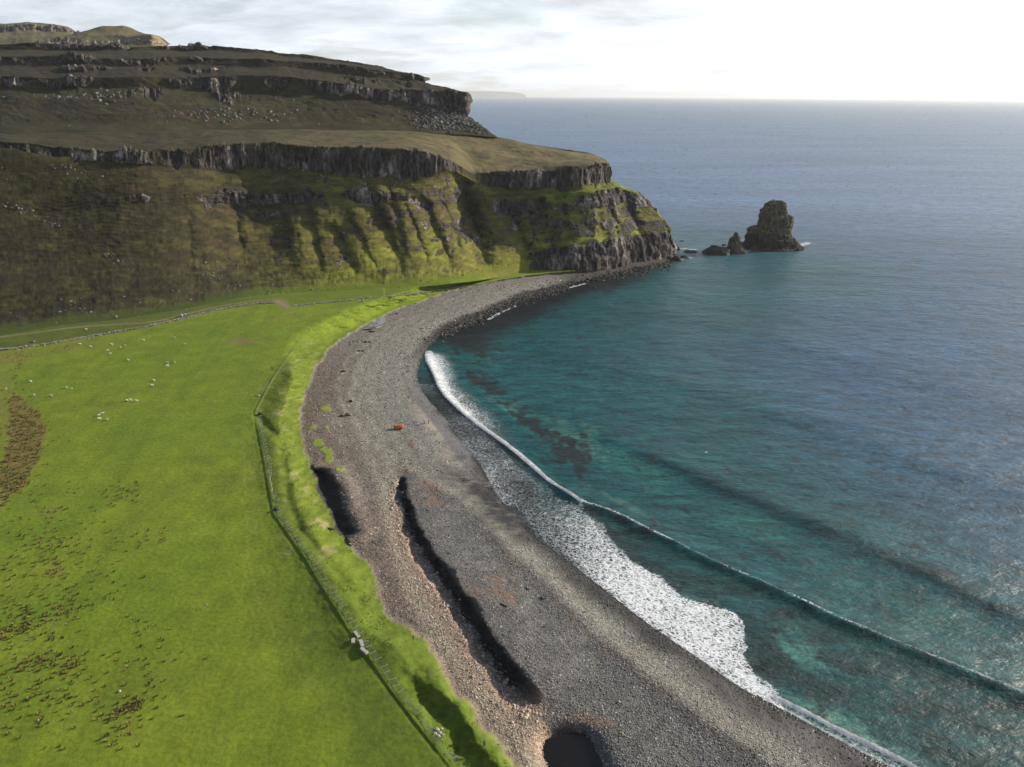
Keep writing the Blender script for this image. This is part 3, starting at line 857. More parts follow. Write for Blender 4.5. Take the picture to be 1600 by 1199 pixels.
# colours
g1 = fbm(X / 16, Z / 10 + Y / 16, oct=5, seed=101); g2 = fbm(X / 5, Z / 4 + Y / 5, oct=4, seed=102)
east = sst(S, 330, 560)
low = sst(RV, 2.6, 0.5)
lush = np.clip(0.02 * low + 0.42 * east + 0.40 * low * east + 0.26 * g1 + 0.15 * g2 + 0.08 * right, 0, 1)
lush = lush * sst(RV, 5.6, 5.0)
c = lerp(MOOR * 0.62, np.array([0.092, 0.086, 0.018]), np.clip(lush * 2, 0, 1))  # shade of the left slope put into a darkened moor colour
c = lerp(c, np.array([0.165, 0.178, 0.018]), np.clip(lush * 2 - 1, 0, 1))  # grass green with the eastern ribs' sunlit gold painted in
c = lerp(c, np.array([0.085, 0.056, 0.030]), sst(-g1 + .5 * g2 + .1 * east, 0.30, 0.9) * slope * .6 * sst(RV, 1.0, 2.4))
sh = sst(RV, 5.85, 6.1)
shc = lerp(np.array([0.125, 0.103, 0.045]), np.array([0.080, 0.072, 0.027]), np.clip(.5 + .7 * fbm(X / 20, Y / 20, oct=5, seed=103), 0, 1))
shc = lerp(shc, np.array([0.155, 0.125, 0.055]), sst(S, 560, 800) * sst(fbm(X / 14, Y / 14, oct=4, seed=104), -.3, .6) * .7)
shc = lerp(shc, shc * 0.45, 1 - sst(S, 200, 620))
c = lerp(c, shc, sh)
c = c * (1 - .38 * sst(S, 330, 120) * slope)[..., None]  # far-left slope's shade painted into the colour
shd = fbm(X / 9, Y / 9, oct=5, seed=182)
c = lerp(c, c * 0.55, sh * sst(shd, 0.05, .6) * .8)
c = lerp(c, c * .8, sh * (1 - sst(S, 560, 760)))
# bright grass bench under the headland cliff
bench = np.exp(-((RV - 4.4) / 0.55) ** 2) * sst(S, 840, 880)
c = lerp(c, np.array([0.110, 0.160, 0.010]), bench * .9)
c = lerp(c, np.array([0.095, 0.110, 0.016]), mid * .5 * sst(g2, -.2, .6))
c = c * np.clip(1 + .38 * slope * fbm(A / 4.5, Z / 1.3, oct=4, seed=181) + .25 * slope * g2, .3, 2)[..., None]
foot = sst(RV, 1.0, .15) * sst(S, 800, 740)
c = lerp(c, lerp(np.array([0.046, 0.064, 0.010]), np.array([0.100, 0.140, 0.008]), sst(S, 330, 480)), foot * sst(g2 + foot * 1.2, .1, .8))
rock = np.clip(band * 1.0 + led * 0.75 + seac * (0.95 + 0.4 * fbm(A / 9, Z / 6, seed=105)) + rkmid * 0.62 - bench * .8, 0, 1)
cutn = np.clip(cut / 5.0, 0, 1)
rock = np.clip(rock + sst(fbm(A / 6, Z / 3.5, oct=4, seed=106) + cutn * .45, 0.42, 0.75) * slope * 0.62 * sst(S, 350, 450) * sst(RV, .8, 1.5), 0, 1)
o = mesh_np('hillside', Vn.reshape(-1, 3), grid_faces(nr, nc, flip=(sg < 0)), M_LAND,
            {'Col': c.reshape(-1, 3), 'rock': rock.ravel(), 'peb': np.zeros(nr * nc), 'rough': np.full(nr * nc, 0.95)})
tag(o, kind='structure')
HILL_V, HILL_RV, HILL_S, HILL_N = Vn, RV, S, N

# upper terraces
KU = [-420, -250, 0, 100, 200, 300, 400, 500, 560, 616, 665, 700, 730]


def ul(xs, ys, D):
    return mkline(xs, ys, D)


Ux = [-420, -250, 0, 100, 200, 300, 400, 500, 560, 616, 665, 700, 730]
U0D = np.array([498, 498, 498, 508, 520, 545, 568, 592, 604, 616, 628, 636, 642], float)
U0 = ul([-420, -250, 0, 100, 200, 300, 400, 500, 560, 616, 680, 730, 776], [212, 211, 210, 209, 208, 206, 205, 204, 205, 207, 209, 211, 215], U0D)
U1 = ul(Ux[:-3] + [667, 702, 729], [142, 141, 139, 140, 138, 142, 146, 149, 153, 160, 166, 172, 183], U0D + [78, 78, 78, 78, 76, 74, 66, 56, 48, 40, 34, 28, 20])
U2 = ul(Ux[:-3] + [667, 702, 728], [121, 120, 119, 123, 119, 121, 118, 125, 134, 140, 141, 142, 146], U0D + [82, 82, 82, 82, 80, 78, 70, 60, 52, 44, 38, 32, 23])
U3 = ul([-420, -250, 0, 100, 200, 300, 400, 500, 556, 600, 640, 655, 664], [108, 107, 103, 102, 103, 102, 104, 111, 118, 123, 127, 128, 129], U0D + [125, 125, 125, 125, 122, 120, 108, 96, 88, 80, 74, 68, 60])
U4 = ul([-420, -250, 0, 100, 200, 300, 400, 500, 556, 600, 640, 655, 662], [94, 92, 88, 88, 91, 89, 91, 98, 104, 110, 116, 118, 120], U0D + [130, 130, 130, 130, 127, 125, 113, 101, 93, 85, 79, 72, 63])
U5 = ul([-420, -250, 0, 100, 200, 300, 400, 480, 530, 565, 600, 620, 640], [84, 82, 79, 79, 80, 79, 83, 92, 97, 102, 108, 112, 116], U0D + [185, 185, 185, 185, 185, 180, 165, 140, 125, 110, 100, 92, 84])
U6 = ul([-420, -250, 0, 100, 200, 300, 400, 480, 530, 565, 600, 620, 640], [72, 70, 68, 68, 72, 70, 78, 87, 94, 99, 106, 111, 115], U0D + [190, 190, 190, 190, 190, 185, 170, 145, 130, 114, 104, 96, 88])
U7 = U6 + np.array([[0, 60, -1.0]]); U8 = U6 + np.array([[0, 160, -30.0]])
su = np.r_[np.arange(-420, -40, 6), np.arange(-40, 730, 0.85), 730]
V, rv = loft(KU, [U0, U1, U2, U3, U4, U5, U6, U7, U8], su, [64, 40, 24, 24, 16, 20, 6, 4], [(1, 4), (0, 10), (-4, 20), (-12, 40), (-30, 80), (-60, 160)])
nr, nc = V.shape[:2]
S = np.broadcast_to(np.r_[su, 730 + np.array([1, 3, 5, 8, 12, 16])], (nr, nc))
RV = np.broadcast_to(rv[:, None], (nr, nc)); A = np.broadcast_to(arc(V), (nr, nc))
V = box_blur_rows(V, 2)
N = normals(V); sg = np.sign(-N[nr // 3, nc // 3, 1]); N *= sg
X, Y, Z = V[..., 0], V[..., 1], V[..., 2]
disp = 1.4 * fbm(A / 26, Z / 12 + Y / 40, oct=4, seed=111) + 0.35 * fbm(A / 4, Z / 3 + Y / 6, oct=3, seed=112)
disp *= sst(RV, 0.05, 0.4)
rightc = sst(S, 560, 610)
def bnd(c0, hw, seed, lo, hi):
    g = np.clip(sst(fbm(A / 26, A * 0 + seed, oct=3, seed=seed), lo, hi) + rightc * (c0 < 2), 0, 1)
    g2_ = np.clip(sst(fbm(A / 26, A * 0 + seed, oct=3, seed=seed), lo - .15, hi + .25) + rightc * (c0 < 2), 0, 1)
    e = np.exp(-(np.maximum(np.abs(RV - c0 - 0.16 * fbm(A / 7, A * 0, oct=4, seed=seed + 1) - .25 * (1 - g2_)) - hw * g2_, 0) / 0.09) ** 2)
    return sst(g2_, 0, .25) * e
b1 = bnd(1.5, 0.36, 121, -0.35, 0.05); b2 = bnd(3.5, 0.36, 124, -0.2, 0.2); b3 = bnd(5.5, 0.36, 127, -0.15, 0.25)
b4 = bnd(0.72, 0.06, 130, 0.15, 0.4) * sst(S, 180, 210) * sst(S, 400, 360) + bnd(2.5, .08, 133, .1, .4)
bb = np.clip(b1 + b2 + b3 + b4, 0, 1)
disp += bb * (columns(A, Z, 51, 2.6, 1.3) + 4.5 * fbm(A / 12, Z / 40, oct=3, seed=135) + .6 * fbm(A / 2, Z / 3, oct=3, seed=136))
# fallen blocks below the eastern cliff
scr = np.exp(-(((S - 690) / 38) ** 2)) * sst(RV, 0.25, 0.4) * sst(RV, 1.0, 0.85)
disp += scr * 1.0 * fbm(A / 2.6, Z / 2.0 + Y / 3, oct=3, seed=137)
Vn = V + N * disp[..., None]
X, Y, Z = Vn[..., 0], Vn[..., 1], Vn[..., 2]
g1 = fbm(X / 30, Y / 30 + Z / 12, oct=5, seed=141); g2 = fbm(X / 7, Y / 7 + Z / 5, oct=4, seed=142)
c = lerp(MOOR * 0.32, MOOR * 0.60, np.clip(.5 + .6 * g1, 0, 1))  # cloud shadow over the upper hill painted as darkened moor
c = lerp(c, np.array([0.070, 0.038, 0.022]), sst(g2 - .3 * g1, 0.25, 0.9) * .55)
c = lerp(c, np.array([0.036, 0.042, 0.011]), sst(g1, 0.0, .6) * .7 * sst(RV, 1.2, .8))
c = lerp(c, np.array([0.075, 0.055, 0.028]), sst(g1 + g2, .3, 1.2) * sst(RV, .9, .2) * .7)
rock = np.clip(bb + scr * sst(fbm(A / 3, Z / 3, oct=3, seed=143), -.15, .25), 0, 1)
o = mesh_np('upper_hillside', Vn.reshape(-1, 3), grid_faces(nr, nc, flip=(sg < 0)), M_LAND,
            {'Col': c.reshape(-1, 3), 'rock': rock.ravel(), 'peb': np.zeros(nr * nc), 'rough': np.full(nr * nc, 0.95)})
tag(o, kind='structure')
UP_V, UP_RV, UP_S, UP_N, UP_B = Vn, RV, S, N, bb

# flat-topped hills far behind
def mesa(name, knots, lines, rows, seed, rockline, wrap=[(2, 20), (-10, 60), (-60, 200)]):
    s_ = np.arange(knots[0], knots[-1] + .01, 0.7)
    V, rv = loft(knots, lines, s_, rows, wrap)
    V = box_blur_rows(V, 2)
    N = normals(V); sg = np.sign(-N[V.shape[0] // 2, V.shape[1] // 3, 1]); N *= sg
    A = np.broadcast_to(arc(V), V.shape[:2]); RV = np.broadcast_to(rv[:, None], V.shape[:2])
    b = np.exp(-(np.maximum(np.abs(RV - rockline) - .35, 0) / .15) ** 2)
    b = b * sst(fbm(A / 60, RV, oct=3, seed=seed), -.5, 0)
    d = 3 * fbm(A / 50, V[..., 2] / 30, oct=4, seed=seed) + b * (columns(A, V[..., 2], seed, 6, 3) + 2 * fbm(A / 8, V[..., 2] / 10, oct=3, seed=seed + 1))
    V = V + N * d[..., None]
    g = fbm(V[..., 0] / 60, V[..., 1] / 60 + V[..., 2] / 20, oct=5, seed=seed + 2)
    c = lerp(np.array([0.15, 0.12, 0.055]), np.array([0.085, 0.082, 0.03]), np.clip(.5 + .6 * g, 0, 1))
    # pale rock face, its sunlit tone painted into the colour
    c = lerp(c, np.array([0.32, 0.27, 0.21]), np.clip(b, 0, 1) * .8)
    o = mesh_np(name, V.reshape(-1, 3), grid_faces(*V.shape[:2], flip=(sg < 0)), M_LAND,
                {'Col': c.reshape(-1, 3), 'rock': (b * .55).ravel(), 'peb': np.zeros(V[..., 0].size), 'rough': np.full(V[..., 0].size, .95)})
    tag(o, kind='structure')


k1 = [-420, -200, -60, 0, 40, 80, 105, 125]
mesa('far_hill', k1, [mkline(k1, [74, 74, 74, 74, 74, 74, 74, 74], [1250] * 8), mkline(k1, [64, 62, 60, 58, 58, 58, 58, 60], [1330] * 8),
                      mkline(k1, [54, 52, 50, 49, 48, 50, 51, 54], [1450] * 8), mkline(k1, [44, 42, 40, 39, 38, 41, 44, 52], [1470] * 8), mkline(k1, [40, 38, 37, 36, 35, 37, 41, 51], [1540] * 8)], [14, 14, 14, 8], 201, 2.5)
k2 = [60, 100, 135, 160, 185, 205, 225, 238]
mesa('far_hill', k2, [mkline(k2, [80, 80, 80, 80, 80, 80, 80, 78], [1150] * 8), mkline(k2, [68, 66, 65, 66, 67, 68, 69, 70], [1200] * 8),
                      mkline(k2, [64, 60, 56, 55, 55, 56, 56, 56], [1240, 1240, 1240, 1240, 1230, 1215, 1210, 1208]), mkline(k2, [62, 57, 52, 51, 52, 54, 55, 55], [1280] * 7 + [1250]),
                      mkline([60, 100, 138, 160, 185, 203, 216, 222], [60, 55, 47, 41.5, 41, 43, 48, 53], [1330] * 8)], [14, 20, 10, 14], 211, 1.5)
# far headland on the horizon
kx = np.array([560, 640, 700, 730, 760, 790, 805, 815, 822], float)
hy = np.array([141, 141.5, 142, 142.5, 142.5, 143.5, 144.5, 146.0, 149.5])
Db = 42000.0
bt = bpD(kx, np.full(9, 150.0), np.full(9, Db)); bt[:, 2] = -1
tp = bpD(kx, hy, np.full(9, Db + 150)); bk = tp + np.array([0, 3000, -60.0])
Vh = np.stack([bt, tp, bk]); nr, nc = 3, 9
o = mesh_np('far_headland', Vh.reshape(-1, 3), grid_faces(3, 9), M_LAND,
            {'Col': np.tile([[0.10, 0.10, 0.05]], (27, 1)), 'rock': np.zeros(27), 'peb': np.zeros(27), 'rough': np.ones(27)})
tag(o, kind='structure')

# ------------------------------------------------------------------ sea
BREAK = smooth_line([(668, 545), (664, 560), (677, 585), (688, 612), (712, 637), (736, 657), (757, 673), (795, 700), (825, 725), (850, 747), (875, 765), (912, 789)], 2)
SWELL = smooth_line([(860, 752), (912, 789), (937, 795), (975, 810), (1000, 824), (1100, 873), (1200, 917), (1300, 965), (1400, 1007), (1500, 1047), (1600, 1088), (1800, 1170), (2100, 1290)], 2)
SWELL2 = smooth_line([(880, 660), (960, 690), (1060, 728), (1160, 775), (1260, 812), (1400, 872), (1500, 920), (1600, 968), (1800, 1060), (2100, 1200)], 2)
SWELL3 = smooth_line([(800, 520), (900, 560), (1000, 585), (1100, 610), (1250, 655), (1400, 705), (1600, 770), (1900, 870)], 2)
SWELL4 = smooth_line([(950, 480), (1100, 500), (1250, 535), (1400, 580), (1600, 640), (1900, 740)], 2)
BREAK2 = smooth_line([(1195, 1080), (1215, 1092), (1260, 1115), (1300, 1136), (1360, 1165), (1430, 1200), (1500, 1235), (1600, 1280)], 2)
SHEET = [(742, 700), (770, 712), (795, 715), (825, 733), (850, 752), (880, 772), (912, 792), (938, 818), (952, 842), (987, 872), (1030, 900), (1075, 930), (1112, 946), (1148, 968), (1162, 992),
         (1158, 1022), (1180, 1056), (1215, 1085), (1230, 1115), (1213, 1105), (1148, 1070), (1048, 1000), (998, 965), (923, 905), (868, 862), (838, 842), (803, 800), (776, 777), (755, 732)]


def build_sea():
    xs = np.r_[np.arange(-900, 560, 60), np.arange(560, 1660, 2.4), np.arange(1660, 2700, 50)]
    ys = np.r_[np.array([2.6, 3.2, 4.0, 5]) , np.arange(6.5, 250, 1.3), np.arange(250, 1080, 1.7), np.arange(1080, 1700, 20)]
    px, o_ = np.meshgrid(xs, ys)
    # rows follow the tilted horizon
    hz = H0 / 2 - F * math.tan(PITCH) + (px - W0 / 2) * math.tan(ROLL)
    py = hz + o_
    P = bp(px, py, 0.0)
    X, Y = P[..., 0], P[..., 1]
    dsh = pdist(X, Y, wSHORE)[0] * np.where(inpoly(px, py, shore_poly) & (py > 386), -1, 1)
    n1 = fbm(X / 60, Y / 60, oct=5, seed=151); n2 = fbm(X / 9, Y / 9, oct=5, seed=152); n3 = fbm(X / 25, Y / 25, oct=4, seed=153)
    z = np.zeros_like(X)
    near = sst(dsh, 400, 200)
    lines = {}
    for nm, L, zz_, wd, hh in (('b', BREAK, 0, 1.6, 0.55), ('s1', SWELL, 0, 3.4, 0.8), ('s2', SWELL2, 0, 7.0, 0.75), ('s3', SWELL3, 0, 12, 0.5), ('s4', SWELL4, 0, 14, 0.35), ('b2', BREAK2, 0, 1.2, .5)):
        wlk = wl(L, 0.0)
        d, s_, t = pdist(X, Y, wlk)
        e = d * s_ * (1 if E_FLIP else -1)        # >0 on the sea side
        lines[nm] = (d, e, t)
        endf = sst(t, 0, .06) * sst(t, 1, .94)
        prof = np.where(e > 0, np.exp(-(e / (wd * 1.6)) ** 2), np.exp(-(e / (wd * 0.7)) ** 2))
        hv = hh * (1 + .35 * fbm(t * 14, t * 0 + hh, oct=3, seed=163))
        z += hv * prof * endf
        z -= 0.30 * hh * np.exp(-((e + wd * 2.2) / (wd * 1.6)) ** 2) * endf
    z += 0.10 * fbm(X / 12, Y / 7, oct=3, seed=154) * sst(dsh, 0, 30)
    z *= sst(dsh, -2, 6)
    # water colour: shallow green-turquoise over sand, dark weed, blue deep water
    deep = sst(dsh + 40 * n1 + (px - 1000) * 0.08, 90, 240)
    c = lerp(np.array([0.007, 0.065, 0.070]), np.array([0.020, 0.074, 0.138]), deep)  # the deeper blue also holds painted-in sky reflection
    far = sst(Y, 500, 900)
    c = lerp(c, np.array([0.085, 0.150, 0.245]), far)  # sheen of the far sea painted as a paler colour
    brt = lambda k: np.clip(k, 0, 1)
    # green strips and dark bands along the swells
    d, e, t = lines['s2']; c = lerp(c, np.array([0.014, 0.105, 0.090]), brt(np.exp(-((e + 12) / 8) ** 2) * sst(n2 + n3, -0.6, 0.7) * .85))
    c = lerp(c, np.array([0.003, 0.030, 0.034]), brt(np.exp(-((e + 1.5) / 3.2) ** 2) * .8 * sst(t, .1, .3)))
    d, e, t = lines['s1']; c = lerp(c, np.array([0.004, 0.042, 0.032]), brt(np.exp(-((e + 3.0) / 2.6) ** 2) * .8 * sst(t, .04, .1)))
    c = lerp(c, np.array([0.008, 0.056, 0.052]), brt(np.exp(-((e - 9) / 7) ** 2) * sst(n2, -.4, .6) * .6))
    # sandy shallows
    sandy = np.maximum.reduce([blob(px, py, 905, 690, 60, 28, .45), .85 * blob(px, py, 800, 640, 50, 14, .5), .9 * blob(px, py, 1090, 960, 75, 25, .6), .7 * blob(px, py, 1250, 1020, 70, 28, .5),
                               1.1 * blob(px, py, 1310, 1130, 70, 22, .45), .75 * blob(px, py, 960, 780, 60, 10, .4), .6 * blob(px, py, 760, 560, 30, 20, .5)])
    strk = fbm(X / 2.2 + Y / 9, Y / 7 - X / 20, oct=4, seed=156)
    c = lerp(c, np.array([0.045, 0.140, 0.115]), brt(sst(sandy + .50 * strk + .25 * n2, 0.30, 0.95) * .85))
    c = lerp(c, np.array([0.080, 0.170, 0.135]), brt(blob(px, py, 1320, 1150, 75, 14, .45) * sst(strk, -.8, .4) * .8))
    # kelp and boulders on the bottom
    weed = np.maximum.reduce([1.1 * blob(px, py, 735, 535, 38, 22, .3), blob(px, py, 760, 600, 40, 13, .5), 1.0 * blob(px, py, 885, 705, 45, 25, .6), 1.3 * blob(px, py, 965, 850, 75, 24, .62),
                              1.1 * blob(px, py, 1060, 905, 40, 14, .6), 1.1 * blob(px, py, 1190, 1030, 60, 36, .7), .8 * blob(px, py, 1290, 1080, 60, 22, .5), 1.2 * blob(px, py, 800, 495, 60, 12, -.25),
                              1.0 * blob(px, py, 700, 520, 30, 14, -.5), .9 * blob(px, py, 830, 660, 50, 12, .6)])
    wn = fbm(X / 3.2, Y / 3.2, oct=4, seed=157)
    c = lerp(c, np.array([0.013, 0.019, 0.018]), brt(sst(weed * 1.15 + .62 * wn + .5 * strk, 0.34, 0.80) * .93))
    rim_kelp_shade = sst(dsh + 6 * n2, 44, 16) * sst(py, 560, 515) * sst(px, 1060, 960)
    c = lerp(c, np.array([0.006, 0.008, 0.009]), brt(rim_kelp_shade * 1.0))  # kelp rim, with the headland's shadow painted into the water colour
    # kelp bottom fringes below the foam sheet
    c = lerp(c, np.array([0.016, 0.018, 0.017]), brt(sst(dsh + 4 * n2, 20, 8) * sst(py, 560, 620) * sst(py, 1120, 1000) * .95))
    d, e, t = lines['s1']
    c = lerp(c, np.array([0.011, 0.037, 0.035]), brt(sst(-e, 2, 7) * sst(t, .02, .08) * (.62 + .5 * wn) * sst(dsh, 3, 8) * (1 - .8 * sst(sandy + .3 * strk, .2, .7))))
    # foam
    foam = np.zeros_like(X); lace = np.full_like(X, -1.0)
    d, e, t = lines['b']
    wdt = 1.6 + 3.6 * np.exp(-((t - .22) / .24) ** 2) - 1.2 * sst(t, .8, 1) + .5 * n2
    foam = np.maximum(foam, np.where(e > 0, sst(e, wdt * 1.6, wdt * .4), sst(-e, 0.9, 0.2)) * sst(t, 0, .04) * sst(t, 1.0, .995))
    side = blob(px, py, 712, 590, 42, 26, .75)
    lace = np.maximum(lace, -0.25 + (0.90 + .15 * n2) * np.exp(-(np.maximum(e - 1, 0) / (11 + 3 * n3)) ** 2) * (e > 0) * sst(t, .0, .06) * sst(t, .95, .4))
    jx = px + 16 * fbm(X / 9, Y / 9, oct=4, seed=161); jy = py + 12 * fbm(X / 9, Y / 9, oct=4, seed=162)
    insheet = inpoly(np.where(dsh > 3, jx, px), np.where(dsh > 3, jy, py), SHEET)
    sh_in = insheet * 1.0
    # distance inside the sheet
    dS = pdist(X, Y, wl(SHEET + SHEET[:1], 0.0))[0]
    dense = sst(px + .4 * (py - 900), 780, 1000)
    lace = np.maximum(lace, np.where(insheet, 0.16 + 0.14 * sst(dS, 0, 3) + 0.38 * dense + 0.18 * n3 - .1 * blob(px, py, 800, 775, 40, 30), np.where(dS < 9, .16 - .075 * dS + .12 * n3, -1)))
    foam = np.maximum(foam, np.where(insheet, sst(dS, 3.5, 0.2) * sst(px, 930, 1000) * sst(-(py - np.interp(px, [930, 1153, 1230], [818, 995, 1100])) , -60, -20) * 0 + blob(px, py, 1175, 1065, 60, 10, .62) * .75, 0))
    # swash edge and thin film up the beach
    lace = np.maximum(lace, (0.24 + .28 * n3) * np.where((dsh > -0.5) & (dsh < 12) & (py > 600) & (py < 790), 1, 0) - 1.0 * ~((dsh > -0.5) & (dsh < 12) & (py > 600) & (py < 790)))
    foam = np.maximum(foam, np.exp(-((dsh - 0.6) / 0.45) ** 2) * .50 * sst(py, 600, 640))
    foam = np.maximum(foam, np.exp(-((dsh - 0.8) / 0.7) ** 2) * (.55 + .3 * n2) * sst(py, 900, 960))
    d, e, t = lines['b2']
    foam = np.maximum(foam, np.exp(-((e + .1) / 1.0) ** 2) * .9 * sst(t, 0, .05) * (.8 + .4 * n2))
    inb = (e < 0) & (dsh > 0)
    lace = np.maximum(lace, np.where(inb & (px > 1150), 0.22 + .2 * n3, -1))
    # thin foam line along the crest of the unbroken wave
    d, e, t = lines['s1']
    lace = np.maximum(lace, np.where((e > -0.6) & (e < 2.0), -.1 + (.62 - .12 * t + .35 * n2) * np.exp(-((e - .4) / .5) ** 2) * sst(t, .03, .06), -1))
    # white water against the far beach, headland and rocks
    seg = pdist(X, Y, wl([(764, 499), (783, 488), (806, 478)], 0))[0]; foam = np.maximum(foam, .85 * np.exp(-(seg / 1.6) ** 2))
    seg = pdist(X, Y, wl([(878, 453), (900, 447), (916, 443)], 0))[0]; foam = np.maximum(foam, .85 * np.exp(-(seg / 1.5) ** 2))
    seg = pdist(X, Y, wl([(985, 427), (1010, 420), (1035, 414), (1054, 408)], 0))[0]; foam = np.maximum(foam, (.62 + .5 * n2) * np.exp(-(seg / 1.8) ** 2))
    for (a, b, wd, am) in (((1060, 388), (1095, 391), 2.2, .75), ((1062, 405), (1082, 402), 2, .75), ((1128, 398), (1180, 391), 2.0, .7), ((1240, 386), (1262, 380), 4.0, .8), ((1098, 396), (1120, 397), 1.5, .6), ((1120, 384), (1165, 388), 2.5, .35)):
        seg = pdist(X, Y, wl([a, b], 0))[0]; foam = np.maximum(foam, (am + .2 + .4 * n2) * np.exp(-(seg / wd) ** 2))
    # thin scum streaks behind the headland
    foam = np.maximum(foam, .30 * sst(blob(px, py, 1090, 370, 60, 22), .2, 1) * sst(fbm(X / 30, Y / 5, seed=158), -.2, .5))
    P[..., 2] = z
    keep = dsh > -9
    keep |= (py < 386) & (px > 690)
    keep |= (py < 300) & (px > 500)
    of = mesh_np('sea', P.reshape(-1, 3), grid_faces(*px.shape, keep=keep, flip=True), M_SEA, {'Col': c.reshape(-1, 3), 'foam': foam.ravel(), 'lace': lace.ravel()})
    tag(of, kind='structure')


build_sea()

# black pool at the end of the channel
m_pool, n = new_mat('pool_water')
Pp = n.n('ShaderNodeNewGeometry').outputs['Position']
bmp = n.n('ShaderNodeBump', ins={'Strength': .3, 'Distance': .05, 'Height': n.noise(Pp, 2.0, 3)})
out(n, n.n('ShaderNodeBsdfPrincipled', ins={'Base Color': (0.008, 0.007, 0.006), 'Roughness': 0.08, 'IOR': 1.33, 'Normal': bmp.outputs[0]}).outputs[0])
c0 = gpt(905, 1240)
ring = [(c0.x + 12 * math.cos(a) * (1 + .1 * math.sin(3 * a)), c0.y + 12.5 * math.sin(a), 1.6) for a in np.linspace(0, 2 * math.pi, 48, endpoint=False)]
me = bpy.data.meshes.new('pool_water'); me.from_pydata(ring, [], [list(range(48))]); me.materials.append(m_pool)
o = bpy.data.objects.new('pool_water', me); COL.objects.link(o); tag(o, kind='structure')

# ------------------------------------------------------------------ loose stones, boulders, rushes (uncountable)
def ico():
    bm = bmesh.new(); bmesh.ops.create_icosphere(bm, subdivisions=1, radius=1.0)
    v = np.array([x.co for x in bm.verts]); f = np.array([[q.index for q in p.verts] for p in bm.faces]); bm.free()
    return v, f


def scatter(name, pos, size, mat, colors=None, flat=0.6, seed=1, label=None, cat=None, kind='stuff', jit=.28, attrs=None):
    r = np.random.RandomState(seed)
    v, f = ico(); n = len(pos)
    VV = v[None] * (1 + r.uniform(-jit, jit, (n, len(v), 1)))
    sc = size[:, None] * np.stack([r.uniform(.8, 1.3, n), r.uniform(.7, 1.0, n), np.full(n, flat) * r.uniform(.7, 1.2, n)], -1)
    VV = VV * sc[:, None, :]
    a = r.uniform(0, 6.28, n); c, s_ = np.cos(a)[:, None], np.sin(a)[:, None]
    X = VV[..., 0] * c - VV[..., 1] * s_; Y = VV[..., 0] * s_ + VV[..., 1] * c
    VV = np.stack([X, Y, VV[..., 2]], -1) + pos[:, None, :]
    FF = f[None] + (np.arange(n) * len(v))[:, None, None]
    at = {}
    if colors is not None:
        at['Col'] = np.repeat(colors, len(v), 0)
    o = mesh_np(name, VV.reshape(-1, 3), FF.reshape(-1, 3), mat, at, smooth=False)
    if kind: tag(o, label, cat, kind=kind)
    return o


m_st, n = new_mat('loose_stone')
cc = n.attr('Col').outputs['Color']; Pp = n.n('ShaderNodeNewGeometry').outputs['Position']
kk = n.mapr(n.noise(Pp, 4.0, 3), .3, .7, .75, 1.25)
out(n, n.n('ShaderNodeBsdfPrincipled', ins={'Base Color': n.mix(1.0, cc, n.n('ShaderNodeCombineColor', ins={0: kk, 1: kk, 2: kk}).outputs[0], 'MULTIPLY'), 'Roughness': .9, 'Specular IOR Level': .25}).outputs[0])

r = np.random.RandomState(3)
n_ = 150000
px = r.uniform(460, 1600, n_); py = r.uniform(415, 1230, n_)
ok = inpoly(px, py, shore_poly) & ~inpoly(px, py, grass_poly)
px, py = px[ok], py[ok]
Z, dW, dG, X, Y = land(px, py)
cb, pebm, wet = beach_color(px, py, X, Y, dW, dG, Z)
keepm = (r.rand(len(px)) < pebm * 0.8 + .03) & (dG < -0.3)
px, py, Z, dW, dG, cb, X, Y, wet = [q[keepm] for q in (px, py, Z, dW, dG, cb, X, Y, wet)]
P = bp(px, py, Z)
dist = np.linalg.norm(P - CAM, axis=1)
sz = (0.075 + 0.11 * r.rand(len(px)) ** 3 * 2) * (dist / 190) ** .8
sz *= 1 + .6 * sst(py, 640, 520) * sst(dW, 22, 6)
br = np.exp(r.normal(0, .42, len(px)))[:, None]
tint = 1 + r.normal(0, .06, (len(px), 3))
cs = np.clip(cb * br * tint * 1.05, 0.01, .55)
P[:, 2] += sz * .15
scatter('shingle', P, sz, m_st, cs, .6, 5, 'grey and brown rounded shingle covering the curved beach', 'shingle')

# bigger warm stones on the bank of the channel
px = []; py = []
cl = np.array(smooth_line(CHANNEL, 3))
for i in range(1300):
    k = r.randint(4, len(cl)); q = cl[k] + (r.normal(-9 - 0.006 * (cl[k][1] - 700) * 3, 5 + (cl[k][1] - 740) * .015), r.normal(2, 9))
    px.append(q[0]); py.append(q[1])
px = np.array(px); py = np.array(py); Z = land(px, py)[0]; P = bp(px, py, Z)
sz = .16 + .42 * r.rand(len(px)) ** 3
cs = np.array([[.33, .25, .20]]) * np.exp(r.normal(0, .35, (len(px), 1))) * (1 + r.normal(0, .07, (len(px), 3)))
scatter('channel_stones', P, sz, m_st, np.clip(cs, .02, .6), .7, 6, 'reddish stones along the landward bank of the dark channel', 'stones')

# scree and pale blocks on the slopes
def surf_scatter(VV, maskprob, n, rr):
    p = maskprob.ravel() / maskprob.sum()
    idx = rr.choice(len(p), n, p=p)
    return VV.reshape(-1, 3)[idx]

